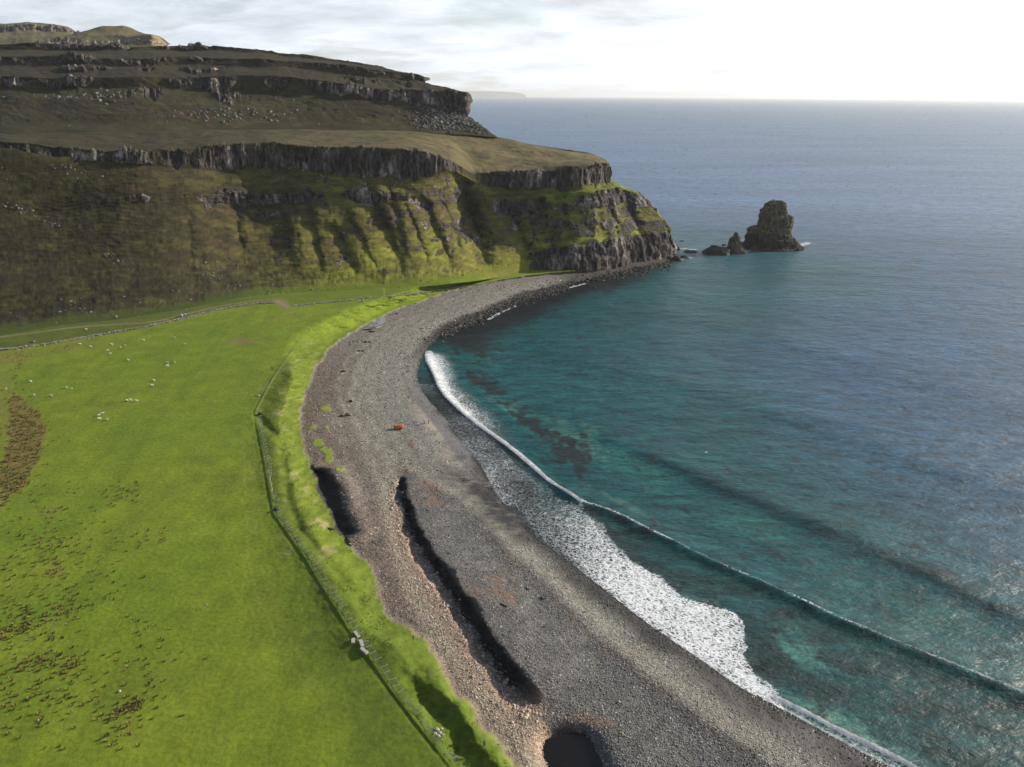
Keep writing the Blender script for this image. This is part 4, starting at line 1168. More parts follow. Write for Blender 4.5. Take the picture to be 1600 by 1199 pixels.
hx, hy_ = to_px(HILL_V)
pr = 0.0006 + .9 * blob(hx, hy_, 335, 420, 24, 14) + .9 * blob(hx, hy_, 118, 272, 18, 10, .3) + 1.0 * blob(hx, hy_, 432, 282, 9, 7) + .6 * blob(hx, hy_, 45, 335, 45, 5, .45) + .7 * blob(hx, hy_, 80, 345, 8, 8) \
    + .5 * blob(hx, hy_, 180, 405, 30, 8, .5) + .06 * blob(hx, hy_, 430, 450, 120, 12) + .10 * (np.abs(HILL_RV - 4.7) < .25) + .07 * (HILL_RV < 1.2) * (HILL_S < 760)
pr = pr * (HILL_RV < 5) * (HILL_S > -60) * (HILL_S < 1040) * (hy_ < 475 + 30)
pos = surf_scatter(HILL_V, pr, 900, r)
sz = .18 + .75 * r.rand(len(pos)) ** 5
cs = np.array([[.15, .14, .125]]) * np.exp(r.normal(0, .3, (len(pos), 1)))
scatter('slope_stones', pos, sz, m_st, np.clip(cs, .02, .6), .8, 7, 'pale blocks fallen from the cliffs onto the grassy slope', 'stones')
ux, uy = to_px(UP_V)
pr = .002 * (UP_RV < 1) + .9 * blob(ux, uy, 690, 190, 34, 12, .15) + .25 * blob(ux, uy, 150, 150, 60, 6) + .25 * blob(ux, uy, 350, 180, 70, 8) + .5 * blob(ux, uy, 655, 190, 12, 6) + .8 * blob(ux, uy, 735, 195, 20, 8, .6)
pr = pr * (UP_S > -60) * (UP_RV < 1.1) * (UP_RV > .05)
pos = surf_scatter(UP_V, pr, 1500, r)
sz = .35 + 1.3 * r.rand(len(pos)) ** 3
cs = np.array([[.115, .108, .10]]) * np.exp(r.normal(0, .35, (len(pos), 1)))
scatter('cliff_rubble', pos, sz, m_st, np.clip(cs, .02, .6), .9, 8, 'grey rubble fallen below the upper eastern cliff', 'rubble')

# rush tussocks
n_ = 60000
px = r.uniform(-40, 330, n_); py = r.uniform(540, 1230, n_)
rd = rush_density(px, py)
ok = (r.rand(n_) < rd * .38) & (py > np.interp(px, [p[0] for p in WALL_A], [p[1] for p in WALL_A]) + 6)
px, py = px[ok], py[ok]
Z, dW, dG, X, Y = land(px, py); P = bp(px, py, Z)
def tussocks(name, P, hmin, hmax, cols, label, cat, seed=2, nb=11):
    rr = np.random.RandomState(seed); n = len(P)
    a = rr.uniform(0, 6.28, (n, nb)); lean = rr.uniform(.1, .75, (n, nb)); h = rr.uniform(hmin, hmax, (n, 1)) * rr.uniform(.7, 1.1, (n, nb))
    w_ = .10
    base = P[:, None, :] + np.stack([.16 * np.cos(a), .16 * np.sin(a), -0.05 + 0 * a], -1)
    tip = P[:, None, :] + np.stack([(.16 + h * lean) * np.cos(a), (.16 + h * lean) * np.sin(a), h], -1)
    sx = np.stack([-np.sin(a) * w_, np.cos(a) * w_, 0 * a], -1)
    V = np.stack([base - sx, base + sx, tip], 2)
    F_ = np.arange(n * nb * 3).reshape(-1, 3)
    c = np.repeat(cols, nb * 3, 0)
    o = mesh_np(name, V.reshape(-1, 3), F_, m_st, {'Col': c}, smooth=False)
    tag(o, label, cat, kind='stuff')
cols = np.where(r.rand(len(px), 1) < .55, [[.20, .14, .052]], [[.085, .095, .022]]) * np.exp(r.normal(0, .25, (len(px), 1)))
tussocks('rushes', P, .30, .62, cols, 'brown and dark green rush tussocks scattered over the left of the field', 'rushes')

# coarse dune grass along the bank
n_ = 60000
px = r.uniform(390, 830, n_); py = r.uniform(520, 1230, n_)
ok = inpoly(px, py, grass_poly); px, py = px[ok], py[ok]
Z, dW, dG, X, Y = land(px, py)
ok = (dG > .5) & (dG < 9) & (r.rand(len(px)) < .5 * sst(fbm(X / 4, Y / 4, oct=3, seed=171), .0, .7)); px, py, Z, X, Y = px[ok], py[ok], Z[ok], X[ok], Y[ok]
P = bp(px, py, Z)
cols = np.where(r.rand(len(px), 1) < .6, [[.17, .195, .020]], [[.12, .16, .010]]) * np.exp(r.normal(0, .25, (len(px), 1)))
tussocks('dune_grass', P, .10, .24, cols, 'tufted yellow-green grass on the bank above the beach', 'grass', 4, 7)


# ------------------------------------------------------------------ rocks and stacks in the sea
def blob_rock(name, prof, loc, mat, seed, depth=.8, nseg=40, nrow=36, amp=1.0, rz=0.0, colfn=None):
    """prof: list of (height, x_left, x_right) in metres; body lofted round, depth = thickness ratio"""
    pr_ = np.array(prof, float)
    h = np.linspace(pr_[0, 0], pr_[-1, 0], nrow)
    xl = np.interp(h, pr_[:, 0], pr_[:, 1]); xr = np.interp(h, pr_[:, 0], pr_[:, 2])
    a = np.linspace(0, 2 * math.pi, nseg, endpoint=False)
    cx = (xl + xr) / 2; rx = (xr - xl) / 2; ry = np.maximum(rx * depth, 0.05)
    ca, sa = np.cos(a), np.sin(a)
    X = cx[:, None] + rx[:, None] * np.sign(ca) * np.abs(ca) ** .85
    Y = ry[:, None] * np.sign(sa) * np.abs(sa) ** .85 + 0 * X
    Z = np.broadcast_to(h[:, None], X.shape).copy()
    n = fbm(X / 4.5 + seed, Y / 4.5, Z / 4.5, oct=3, seed=seed)
    n = (np.round(n * 3.5) / 3.5 * .7 + n * .3) * amp
    n2_ = -(1 - 2 * np.abs(fbm(X / 2.0 + seed, Y / 2.0, Z / 3.2, oct=4, seed=seed + 1))) * amp * .55
    dx, dy = ca[None] + 0 * X, sa[None] + 0 * X
    k = (n + n2_) * np.minimum(rx[:, None] / 4.0, 1.0)
    X = X + dx * k * .7; Y = Y + dy * k; Z = Z + .5 * k
    V = np.stack([X, Y, Z], -1).reshape(-1, 3)
    i = np.arange(nrow * nseg).reshape(nrow, nseg); j = np.roll(i, -1, 1)
    q = np.stack([i[:-1], j[:-1], j[1:], i[1:]], -1).reshape(-1, 4)
    V = np.vstack([V, V[-nseg:].mean(0)[None]]); t = len(V) - 1
    cap = np.stack([i[-1], j[-1], np.full(nseg, t), np.full(nseg, t)], -1)
    me = bpy.data.meshes.new(name)
    faces = [tuple(f) for f in q] + [(int(c_[0]), int(c_[1]), t) for c_ in cap]
    me.from_pydata([tuple(v) for v in V], [], faces)
    for p in me.polygons: p.use_smooth = False
    me.materials.append(mat)
    if colfn is not None:
        at = me.attributes.new('Col', 'FLOAT_COLOR', 'POINT'); c = colfn(V)
        at.data.foreach_set('color', np.c_[c, np.ones(len(V))].astype(np.float32).ravel())
        for nm, val in (('rock', c[:, 0] * 0 + .55), ('peb', c[:, 0] * 0), ('rough', c[:, 0] * 0 + .95)):
            a_ = me.attributes.new(nm, 'FLOAT', 'POINT'); a_.data.foreach_set('value', val.astype(np.float32))
    o = bpy.data.objects.new(name, me); COL.objects.link(o)
    o.location = loc; o.rotation_euler = (0, 0, rz)
    return o


m_stack, n = new_mat('stack_rock')
cc = n.attr('Col').outputs['Color']; Pp = n.n('ShaderNodeTexCoord').outputs['Object']
a1 = n.noise(n.mapping(Pp, (1, 1, .4)), .5, 6, .65)
kk = n.mapr(a1, .38, .62, .25, 1.7)
bmp = n.n('ShaderNodeBump', ins={'Strength': .9, 'Distance': .8, 'Height': a1})
out(n, n.n('ShaderNodeBsdfPrincipled', ins={'Base Color': n.mix(1.0, cc, n.n('ShaderNodeCombineColor', ins={0: kk, 1: kk, 2: kk}).outputs[0], 'MULTIPLY'), 'Roughness': .9, 'Normal': bmp.outputs[0], 'Specular IOR Level': .25}).outputs[0])


def stack_col(V):
    t = sst(V[:, 2] + 4.5 * fbm(V[:, 0] / 4, V[:, 1] / 4, V[:, 2] / 4, oct=3, seed=181), 9, 15)
    t = t[:, None]
    return np.array([[.022, .018, .016]]) * (1 - t) + np.array([[.088, .072, .044]]) * t


def sea_pt(px, py):
    return Vector(bp(np.array([float(px)]), np.array([float(py)]), np.array([0.0]))[0])


# metres per photo pixel at the stack
sp = sea_pt(1203, 386); MPP = (sp - Vector(CAM)).length / F * 1.0
def prof_px(rows_, cx, base, mpp=None):
    m_ = mpp or MPP
    k = 1 / math.cos(math.radians(11))
    return [((base - y) * m_ * k, (a - cx) * m_, (b - cx) * m_) for (y, a, b) in rows_]
o = blob_rock('sea_stack', prof_px([(394, 1148, 1262), (387, 1151, 1252), (384, 1155, 1247), (382.5, 1165, 1245), (378, 1167, 1240), (374, 1166, 1237), (370, 1167, 1231), (362, 1167, 1228), (359, 1169, 1229), (357.5, 1181, 1230), (350, 1182, 1231), (343, 1182, 1230), (340, 1182, 1222), (335, 1183, 1218), (328, 1187, 1218), (324, 1189, 1215), (322, 1194, 1210), (321, 1198, 1204)], 1203, 386), sp, m_stack, 191, .75, 120, 110, 1.7, colfn=stack_col)
tag(o, 'tall blocky basalt stack standing in the sea off the headland', 'sea stack')
sp2 = sea_pt(1147, 395)
o = blob_rock('sea_stack', prof_px([(399, 1132, 1166), (392, 1134, 1163), (388, 1136, 1158), (380, 1138, 1155), (374, 1140, 1153), (371, 1143, 1151), (368, 1144, 1148), (367, 1145, 1147)], 1147, 395), sp2, m_stack, 193, .8, 36, 34, 1.0, colfn=lambda V: np.tile([[.062, .052, .042]], (len(V), 1)))
tag(o, 'small pointed rock stack just left of the tall stack', 'sea stack')
REEF = [((1116, 396), [(400, 1098, 1140), (394, 1100, 1138), (391, 1103, 1137), (389, 1107, 1136), (386.5, 1110, 1120), (385, 1111, 1118)], 'long low black reef joining the small pointed stack'),
        ((1157, 386), [(388, 1150, 1172), (385, 1152, 1170), (382, 1154, 1168), (380, 1158, 1166)], 'low black rock between the two stacks'),
        ((1055, 390), [(393, 1049, 1064), (388, 1050, 1062), (385, 1051, 1058), (382, 1053, 1056)], 'dark hump rock close to the headland tip'),
        ((1079, 394), [(397, 1066, 1091), (394, 1068, 1089), (392, 1074, 1085)], 'flat dark rock midway between headland and reef'),
        ((1065, 377), [(379, 1061, 1070), (377, 1062, 1069), (376, 1064, 1067)], 'smallest offshore rock, farthest out behind the headland tip'),
        ((1057, 407), [(411, 1047, 1068), (407, 1049, 1066), (403, 1052, 1062), (401, 1054, 1058)], 'dark wave-washed rock at the very foot of the headland tip'),
        ((1070, 403), [(406, 1060, 1079), (403, 1062, 1077), (400, 1066, 1073)], 'flat rock ringed with white water beside the headland tip'),
        ((1131, 384), [(386, 1127, 1137), (384, 1128, 1136), (382, 1130, 1134)], 'small black rock just behind the small pointed stack')]
for i, ((cx, cy), rows_, lab) in enumerate(REEF):
    o = blob_rock('sea_rock', prof_px(rows_, cx, cy), sea_pt(cx, cy), M_SEAROCK, 200 + i, .8, 24, 14, .8)
    tag(o, lab, 'sea rock', 'dark rocks awash off the headland')
# boulders at the foot of the headland: wave-cut, too many to count
n_ = 900
t = r.rand(n_); bx = 890 + 165 * t; by = np.interp(bx, [870, 950, 1000, 1045, 1060], [437, 427, 417, 408, 400]) + np.abs(r.normal(0, 5, n_)) + 1
P = bp(bx, by, np.full(n_, .1)); szs = .4 + 1.3 * r.rand(n_) ** 3
scatter('shore_boulders', P, szs, m_st, np.tile([[.05, .045, .04]], (n_, 1)) * np.exp(r.normal(0, .4, (n_, 1))), .7, 9, 'dark wet boulders along the foot of the headland cliff', 'boulders')
n_ = 2600
t = r.rand(n_); bx = 690 + 200 * t; by = np.interp(bx, [690, 715, 745, 780, 815, 860, 905], [522, 507, 494, 479, 464, 451, 441]) + r.normal(2, 5, n_)
P = bp(bx, by, np.full(n_, .15)); szs = .35 + .7 * r.rand(n_) ** 3
scatter('shore_boulders', P, szs, m_st, np.tile([[.060, .054, .048]], (n_, 1)) * np.exp(r.normal(0, .5, (n_, 1))), .7, 10, 'dark boulders at the water edge below the far beach', 'boulders')


# ------------------------------------------------------------------ dry-stone walls
def stone_wall(name, line, h, wd, label, seed):
    L = smooth_line(line, 2)
    Zl = land(L[:, 0], L[:, 1])[0]
    pts = bp(L[:, 0], L[:, 1], Zl)
    seg = np.r_[0, np.cumsum(np.linalg.norm(np.diff(pts, axis=0), axis=1))]
    rr = np.random.RandomState(seed); P = []; sz = []; base = pts[0].copy()
    u = 0
    nst = int(seg[-1] * 13)
    uu = rr.uniform(0, seg[-1], nst)
    c = np.stack([np.interp(uu, seg, pts[:, k]) for k in range(3)], -1)
    dirx = np.stack([np.interp(uu + .5, seg, pts[:, k]) - np.interp(uu - .5, seg, pts[:, k]) for k in range(2)], -1)
    dirx /= np.linalg.norm(dirx, axis=1, keepdims=True) + 1e-9
    lvl = rr.rand(nst); rag = .75 + .35 * vnoise(uu / 4, uu * 0, seed=seed)
    off = rr.uniform(-1, 1, nst) * wd * (1 - .55 * lvl)
    c[:, 0] += -dirx[:, 1] * off; c[:, 1] += dirx[:, 0] * off
    c[:, 2] += lvl * h * rag
    spill = rr.rand(nst) < .10
    c[spill, 0] += rr.normal(0, 1.6, spill.sum()); c[spill, 1] += rr.normal(0, 1.6, spill.sum()); c[spill, 2] -= (lvl * h * rag)[spill]
    col = np.array([[.25, .225, .19]]) * np.exp(rr.normal(0, .25, (nst, 1)))
    o = scatter(name, c, .22 + .22 * rr.rand(nst), m_st, np.clip(col, .03, .6), .75, seed, kind=None)
    tag(o, label, 'stone wall', 'ruined dry-stone walls at the hill foot')


stone_wall('stone_wall', WALL_A, 0.9, 0.8, 'long tumbled grey stone wall between the track and the left of the green field', 301)
stone_wall('stone_wall', WALL_B, 0.7, 0.7, 'thinner rubble wall running from the gateway towards the far beach', 302)

# ------------------------------------------------------------------ fence
def tube(p, q, r0, r1=None, n=6):
    p = np.array(p); q = np.array(q); r1 = r0 if r1 is None else r1
    d = q - p; d = d / (np.linalg.norm(d) + 1e-9)
    u = np.cross(d, [0, 0, 1] if abs(d[2]) < .9 else [1, 0, 0]); u /= np.linalg.norm(u); v = np.cross(d, u)
    a = np.linspace(0, 2 * math.pi, n, endpoint=False)
    V = np.vstack([p + r0 * (np.cos(a)[:, None] * u + np.sin(a)[:, None] * v), q + r1 * (np.cos(a)[:, None] * u + np.sin(a)[:, None] * v), [p], [q]])
    Fc = []
    for i in range(n):
        j = (i + 1) % n
        Fc += [(i, j, n + j, n + i), (j, i, 2 * n), (n + i, n + j, 2 * n + 1)]
    return V, Fc


def build(name, tubes, mat, parent=None, loc=None, smooth=False):
    VV = []; FF = []; o_ = 0
    for V, Fc in tubes:
        VV += [tuple(x) for x in V]; FF += [tuple(i + o_ for i in f) for f in Fc]; o_ += len(V)
    me = bpy.data.meshes.new(name); me.from_pydata(VV, [], FF)
    for m_ in (mat if isinstance(mat, list) else [mat]): me.materials.append(m_)
    if smooth:
        for p in me.polygons: p.use_smooth = True
    o = bpy.data.objects.new(name, me); COL.objects.link(o); o.parent = parent
    if loc is not None: o.location = loc
    return o


fl = smooth_line(FENCE[2:], 2)
fz = land(fl[:, 0], fl[:, 1])[0]; fp = bp(fl[:, 0], fl[:, 1], fz)
seg = np.r_[0, np.cumsum(np.linalg.norm(np.diff(fp, axis=0), axis=1))]
npst = 84
us = np.linspace(0, seg[-1], npst) + r.normal(0, .25, npst)
fpos = np.stack([np.interp(us, seg, fp[:, k]) for k in range(3)], -1)
fe = empty('fence', tuple(fpos[0]))
tag(fe, 'long leaning post and wire fence between the field and the dunes', 'fence')
tops = []
for i in range(npst):
    b_ = fpos[i] - fpos[0]
    gi = us[i] / seg[-1]
    if 0.31 < gi < 0.35: lean = np.array([.2, .3, .9])
    else: lean = np.array([1.25 + r.normal(0, .18), .15 + r.normal(0, .22), .62 + r.normal(0, .12)])
    lean *= (1.0 if gi < .3 else 1.25) * r.uniform(.75, 1.15)
    t_ = b_ + lean; tops.append(t_)
    build('post', [tube(b_ - lean * .12, t_, .085, .07)], M_POST, fe)
wt = []
for k, h_ in enumerate((.25, .6, .92)):
    for i in range(npst - 1):
        a_ = fpos[i] - fpos[0]; b_ = fpos[i + 1] - fpos[0]
        wt.append(tube(a_ + (tops[i] - a_) * h_, b_ + (tops[i + 1] - b_) * h_, .018 if k else .03, n=4))
build('wire', wt, M_WIRE, fe)

# upper stretch of fence beyond the corner
fl = smooth_line(FENCE[:3], 2); fz = land(fl[:, 0], fl[:, 1])[0]; fp2 = bp(fl[:, 0], fl[:, 1], fz)
seg2 = np.r_[0, np.cumsum(np.linalg.norm(np.diff(fp2, axis=0), axis=1))]; n2p = 30
us2 = np.linspace(0, seg2[-1], n2p); f2 = np.stack([np.interp(us2, seg2, fp2[:, k]) for k in range(3)], -1)
fe2 = empty('fence', tuple(f2[0])); tag(fe2, 'dark upright fence running from the corner up to the far end of the dunes', 'fence')
for i in range(n2p):
    b_ = f2[i] - f2[0]; build('post', [tube(b_ - [0, 0, .2], b_ + [0, 0, 1.15], .07)], M_WALLST, fe2)
build('wire', [tube(f2[i] - f2[0] + [0, 0, h_], f2[i + 1] - f2[0] + [0, 0, h_], .02, n=4) for h_ in (.35, .7, 1.05) for i in range(n2p - 1)], M_WIRE, fe2)


# ------------------------------------------------------------------ skinned figures
def skinned(name, verts, edges, radii, mats, matfn=None, parent=None, sub=2, root=0):
    me = bpy.data.meshes.new(name + '_skeleton'); me.from_pydata(verts, edges, [])
    o = bpy.data.objects.new(name, me); COL.objects.link(o)
    o.modifiers.new('skin', 'SKIN')
    if not me.skin_vertices:
        me.skin_vertices.new() if hasattr(me.skin_vertices, 'new') else None
    for i, rr_ in enumerate(radii):
        rr_ = rr_ if isinstance(rr_, tuple) else (rr_, rr_)
        me.skin_vertices[0].data[i].radius = rr_
        me.skin_vertices[0].data[i].use_root = (i == root)
    ss = o.modifiers.new('sub', 'SUBSURF'); ss.levels = sub; ss.render_levels = sub
    dg = bpy.context.evaluated_depsgraph_get(); dg.update()
    nm = bpy.data.meshes.new_from_object(o.evaluated_get(dg))
    o.modifiers.clear(); o.data = nm; nm.name = name; o.name = name
    nm.materials.clear()
    for m_ in mats: nm.materials.append(m_)
    for p in nm.polygons:
        p.use_smooth = True
        p.material_index = matfn(p.center) if matfn else 0
    o.parent = parent
    return o


def make_sheep():
    v = [(0, 0, .58), (.30, 0, .60), (.46, 0, .66), (.60, 0, .80), (.72, 0, .84), (.86, 0, .77), (-.30, 0, .58), (-.48, 0, .56),
         (.28, .13, .40), (.29, .13, .20), (.30, .13, .02), (.28, -.13, .40), (.27, -.13, .20), (.28, -.13, .02),
         (-.34, .13, .40), (-.38, .13, .22), (-.34, .13, .02), (-.34, -.13, .40), (-.38, -.13, .22), (-.34, -.13, .02), (.68, .10, .88), (.68, -.10, .88), (-.58, 0, .44)]
    e = [(0, 1), (1, 2), (2, 3), (3, 4), (4, 5), (0, 6), (6, 7), (1, 8), (8, 9), (9, 10), (1, 11), (11, 12), (12, 13), (6, 14), (14, 15), (15, 16), (6, 17), (17, 18), (18, 19), (4, 20), (4, 21), (7, 22)]
    rd = [(.30, .28), (.28, .27), .20, .13, .11, .065, (.29, .28), .20, .08, .05, .045, .08, .05, .045, .09, .05, .045, .09, .05, .045, .03, .03, .05]
    return skinned('sheep', v, e, rd, [M_FLEECE, M_FACE], lambda c: 1 if (c.x > .64 or c.z < .26) else 0)


SHEEP = [(125.6, 539, 'sheep nearest the stone wall, on the pinkish worn ground'), (142, 543, 'sheep just right of the one on the worn ground by the wall'),
         (168, 549, 'upper of two close sheep below the left stone wall'), (172, 554, 'lower of two close sheep below the left stone wall'),
         (175, 539.5, 'sheep between the wall and the close pair beneath it'), (189, 544, 'small sheep, lower-left of a little pair near the wall'),
         (196, 541, 'small sheep, upper-right of a little pair near the wall'), (224.6, 533, 'lone sheep close under the wall, left of the two farthest right'),
         (273, 529, 'farthest grazing sheep, faint and close under the wall bend'), (289, 539, 'rightmost sheep of the flock, below the wall'),
         (201, 564, 'lone sheep in open grass above the middle groups'), (262, 568, 'upper-left sheep of the trio at the right of the flock'),
         (262, 573, 'lower sheep of the trio at the right of the flock'), (273, 567, 'right-hand sheep of the trio at the right of the flock'),
         (241, 596, 'upper sheep of the pair standing one behind the other mid-field'), (238.5, 603.5, 'lower sheep of the pair standing one behind the other mid-field'),
         (199, 627.5, 'left sheep of the touching pair in the row of three'), (204.5, 626.6, 'right sheep of the touching pair in the row of three'),
         (214, 628, 'separate right-hand sheep in the row of three'), (154.5, 650.5, 'upper-left sheep of the nearest group of four'),
         (160.5, 647.3, 'topmost sheep of the nearest group of four'), (156, 656, 'lower-left sheep of the nearest group of four'),
         (167.5, 657, 'lower-right sheep of the nearest group of four'), (104, 606.7, 'left sheep of a well spaced pair left of mid-field'),
         (112, 608.5, 'small right sheep of a well spaced pair left of mid-field'), (80.6, 619.5, 'sheep right of the top of the brown rushes'),
         (53.4, 618.5, 'sheep beside the top corner of the brown rushes'), (48.4, 597.5, 'sheep above the brown rushes, by dark tufts'),
         (9.4, 609.3, 'leftmost sheep, near the edge of the photo'), (135, 516, 'only sheep above the wall, on the verge by the track')]
sh0 = make_sheep()
for i, (sx, sy, lab) in enumerate(SHEEP):
    o = sh0 if i == 0 else copy_tree(sh0)
    o.location = gpt(sx, sy, 0.0)
    o.rotation_euler = (0, 0, r.uniform(-.6, .6) + (math.pi if r.rand() < .4 else 0))
    k = .95 if i not in (5, 6, 24) else .7
    o.scale = (k, k, k)
    tag(o, lab, 'sheep', 'white sheep grazing in the field')


def person(px, py, label, jacket, trousers, rz, stride=.18, sit=False, group=None, arm=.1):
    root = empty('person', gpt(px, py), rz)
    tag(root, label, 'person', group)
    s_ = stride
    if sit:
        hip = .22; sh = .78; knL = (.38, .10, .48); knR = (.40, -.10, .50); ftL = (.72, .12, .06); ftR = (.74, -.12, .06)
    else:
        hip = .93; sh = 1.44; knL = (s_ * .7, .10, .50); knR = (-s_ * .4, -.10, .50); ftL = (s_, .11, .06); ftR = (-s_ * 1.1, -.11, .08)
    v = [(0, 0, hip), (0, 0, hip + .22), (0, 0, sh - .06), (.01, 0, sh + .08), (.02, 0, sh + .17), (.02, 0, sh + .28),
         (0, .17, sh - .02), (arm * .3, .24, sh - .30), (arm + .08, .24, sh - .54), (arm + .11, .23, sh - .66), (0, -.17, sh - .02), (-arm * .3, -.24, sh - .30), (-arm * .6 + .08, -.24, sh - .54), (-arm * .6 + .11, -.23, sh - .66),
         (0, .09, hip - .05), knL, ftL, (ftL[0] + .16, ftL[1], .035), (0, -.09, hip - .05), knR, ftR, (ftR[0] + .16, ftR[1], .035)]
    e = [(0, 1), (1, 2), (2, 3), (3, 4), (4, 5), (2, 6), (6, 7), (7, 8), (8, 9), (2, 10), (10, 11), (11, 12), (12, 13), (0, 14), (14, 15), (15, 16), (16, 17), (0, 18), (18, 19), (19, 20), (20, 21)]
    rd = [(.12, .15), (.11, .14), (.12, .17), .055, .09, .085, .06, .045, .035, .035, .06, .045, .035, .035, .085, .06, .045, .04, .085, .06, .045, .04]
    skinned('body', v, e, rd, [M_SKIN], None, root)
    skinned('jacket', v[0:3] + v[6:9] + v[10:13], [(0, 1), (1, 2), (2, 3), (3, 4), (4, 5), (2, 6), (6, 7), (7, 8)],
            [(.15, .18), (.14, .17), (.15, .20), .085, .068, .055, .085, .068, .055], [CLOTH[jacket]], None, root)
    skinned('trousers', [v[0], v[14], v[15], v[16], v[18], v[19], v[20]], [(0, 1), (1, 2), (2, 3), (0, 4), (4, 5), (5, 6)], [(.14, .17), .105, .080, .065, .105, .080, .065], [CLOTH[trousers]], None, root)
    skinned('hair', [(-.02, 0, sh + .19), (-.01, 0, sh + .31), (.03, 0, sh + .33)], [(0, 1), (1, 2)], [.085, .095, .07], [M_HAIR], None, root)
    return root


person(425.5, 579, 'dark-clothed walker alone in the green field', 'black', 'black', math.radians(100), .28)
person(757, 1166, 'dark-clothed person standing on the dune edge at the bottom of the photo', 'navy', 'brown', math.radians(160), .06)
gp = 'people on the beach beside the rusty tank'
person(663.0, 663, 'taller dark-clad person on the left of the standing pair by the wet sand', 'black', 'black', math.radians(20), .12, group=gp)
person(669.5, 662, 'dark-clad person on the right of the standing pair by the wet sand', 'navy', 'black', math.radians(200), .15, group=gp)
person(647, 663, 'person in a light grey top nearest the rusty tank', 'grey', 'navy', math.radians(10), .1, group=gp)
person(653.5, 664.5, 'person in a pale jacket sitting on the shingle', 'pale', 'grey', math.radians(-20), sit=True, group=gp)

# ------------------------------------------------------------------ rusty tank
tk = empty('rusty_tank', gpt(622.5, 671), math.radians(14))
tk.scale = (1.0, 1.0, 1.0)
tag(tk, 'rusty orange steel tank lying on its side on the beach', 'tank')
rr_ = 0.95; L_ = 1.65
bm = bmesh.new()
prof = [(-L_, rr_ * .82), (-L_ + .12, rr_ * .97), (-L_ + .4, rr_), (0, rr_ * 1.02), (L_ - .4, rr_), (L_ - .1, rr_ * .93), (L_ + .12, rr_ * .7), (L_ + .28, rr_ * .3), (L_ + .3, .02)]
rings = []
for x, q in prof:
    rings.append([bm.verts.new((x, q * math.cos(a) * (1 + .03 * math.sin(5 * a + x)), rr_ * .9 + q * math.sin(a))) for a in np.linspace(0, 2 * math.pi, 28, endpoint=False)])
for a_, b_ in zip(rings[:-1], rings[1:]):
    for i in range(28):
        bm.faces.new((a_[i], a_[(i + 1) % 28], b_[(i + 1) % 28], b_[i]))
bmesh.ops.recalc_face_normals(bm, faces=bm.faces)
me = bpy.data.meshes.new('shell'); bm.to_mesh(me); bm.free(); me.materials.append(M_RUST)
for p in me.polygons: p.use_smooth = True
o = bpy.data.objects.new('shell', me); COL.objects.link(o); o.parent = tk
V1, F1 = tube((-L_ + .10, 0, rr_ * .9), (-L_ + .16, 0, rr_ * .9), rr_ * .84, n=28)
o = build('end_plate', [(V1, F1)], M_RUSTD, tk); o['label'] = 'dark sunken end plate'
rim = []
for i in range(28):
    a, b = 2 * math.pi * i / 28, 2 * math.pi * (i + 1) / 28
    rim.append(tube((-L_, rr_ * .86 * math.cos(a), rr_ * .9 + rr_ * .86 * math.sin(a)), (-L_, rr_ * .86 * math.cos(b), rr_ * .9 + rr_ * .86 * math.sin(b)), .07, n=5))
build('rim', rim, M_RUST, tk)
for x in (-.55, .55):
    rim = []
    for i in range(28):
        a, b = 2 * math.pi * i / 28, 2 * math.pi * (i + 1) / 28
        rim.append(tube((x, rr_ * 1.02 * math.cos(a), rr_ * .9 + rr_ * 1.02 * math.sin(a)), (x, rr_ * 1.02 * math.cos(b), rr_ * .9 + rr_ * 1.02 * math.sin(b)), .04, n=5))
    build('hoop', rim, M_RUST, tk)


# ------------------------------------------------------------------ single boulders, driftwood
def rock(name, px, py, dims, mat, label, cat, seed, group=None, rz=0.0, boxy=False):
    rr = np.random.RandomState(seed)
    bm = bmesh.new()
    if boxy:
        bmesh.ops.create_cube(bm, size=2.0)
        bmesh.ops.subdivide_edges(bm, edges=bm.edges[:], cuts=3, use_grid_fill=True)
    else:
        bmesh.ops.create_icosphere(bm, subdivisions=3, radius=1.0)
    for v in bm.verts:
        p = v.co
        k = 1 + .22 * float(fbm(np.array([p.x * 1.3 + seed]), np.array([p.y * 1.3]), np.array([p.z * 1.3]), oct=3, seed=seed)[0]) * (.35 if boxy else 1)
        v.co = Vector((p.x * k * dims[0], p.y * k * dims[1], max(p.z, -.6) * k * dims[2]))
    me = bpy.data.meshes.new(name); bm.to_mesh(me); bm.free(); me.materials.append(mat)
    o = bpy.data.objects.new(name, me); COL.objects.link(o)
    g_ = gpt(px, py); o.location = (g_.x, g_.y, g_.z + dims[2] * .45); o.rotation_euler = (0, 0, rz)
    tag(o, label, cat, group)
    return o


rock('boulder', 283, 494, (1.1, .8, .8), M_PALE, 'large pale boulder on the verge beside the track', 'boulder', 401)
rock('boulder', 289, 492, (.55, .5, .45), M_PALE, 'smaller pale boulder right of the large one by the track', 'boulder', 402)
rock('boulder', 566, 472, (.5, .45, .95), M_BOULDER, 'upright grey boulder just below the rubble wall', 'boulder', 403)
rock('boulder', 625, 472, (1.0, .7, .4), M_BOULDER, 'low grey boulder in the grass above the far beach', 'boulder', 404)
rock('boulder', 668, 460, (.8, .55, .45), M_PALE, 'pale boulder in grass near the end of the rubble wall', 'boulder', 405)
rock('boulder', 52, 535, (.9, .6, .6), M_BOULDER, 'grey boulder between the track and the wall at the far left', 'boulder', 406)
rock('boulder', 403, 619, (.8, .5, .35), M_DRIFT, 'tan lump of stone beside the fence corner', 'boulder', 407)
rock('boulder', 545, 649, (1.2, .8, .7), M_BOULDER, 'big grey boulder in a dark scoop on the upper beach', 'boulder', 408)
rock('boulder', 534, 651, (.9, .7, .5), M_SEAROCK, 'dark boulder left of the big grey one on the upper beach', 'boulder', 409)
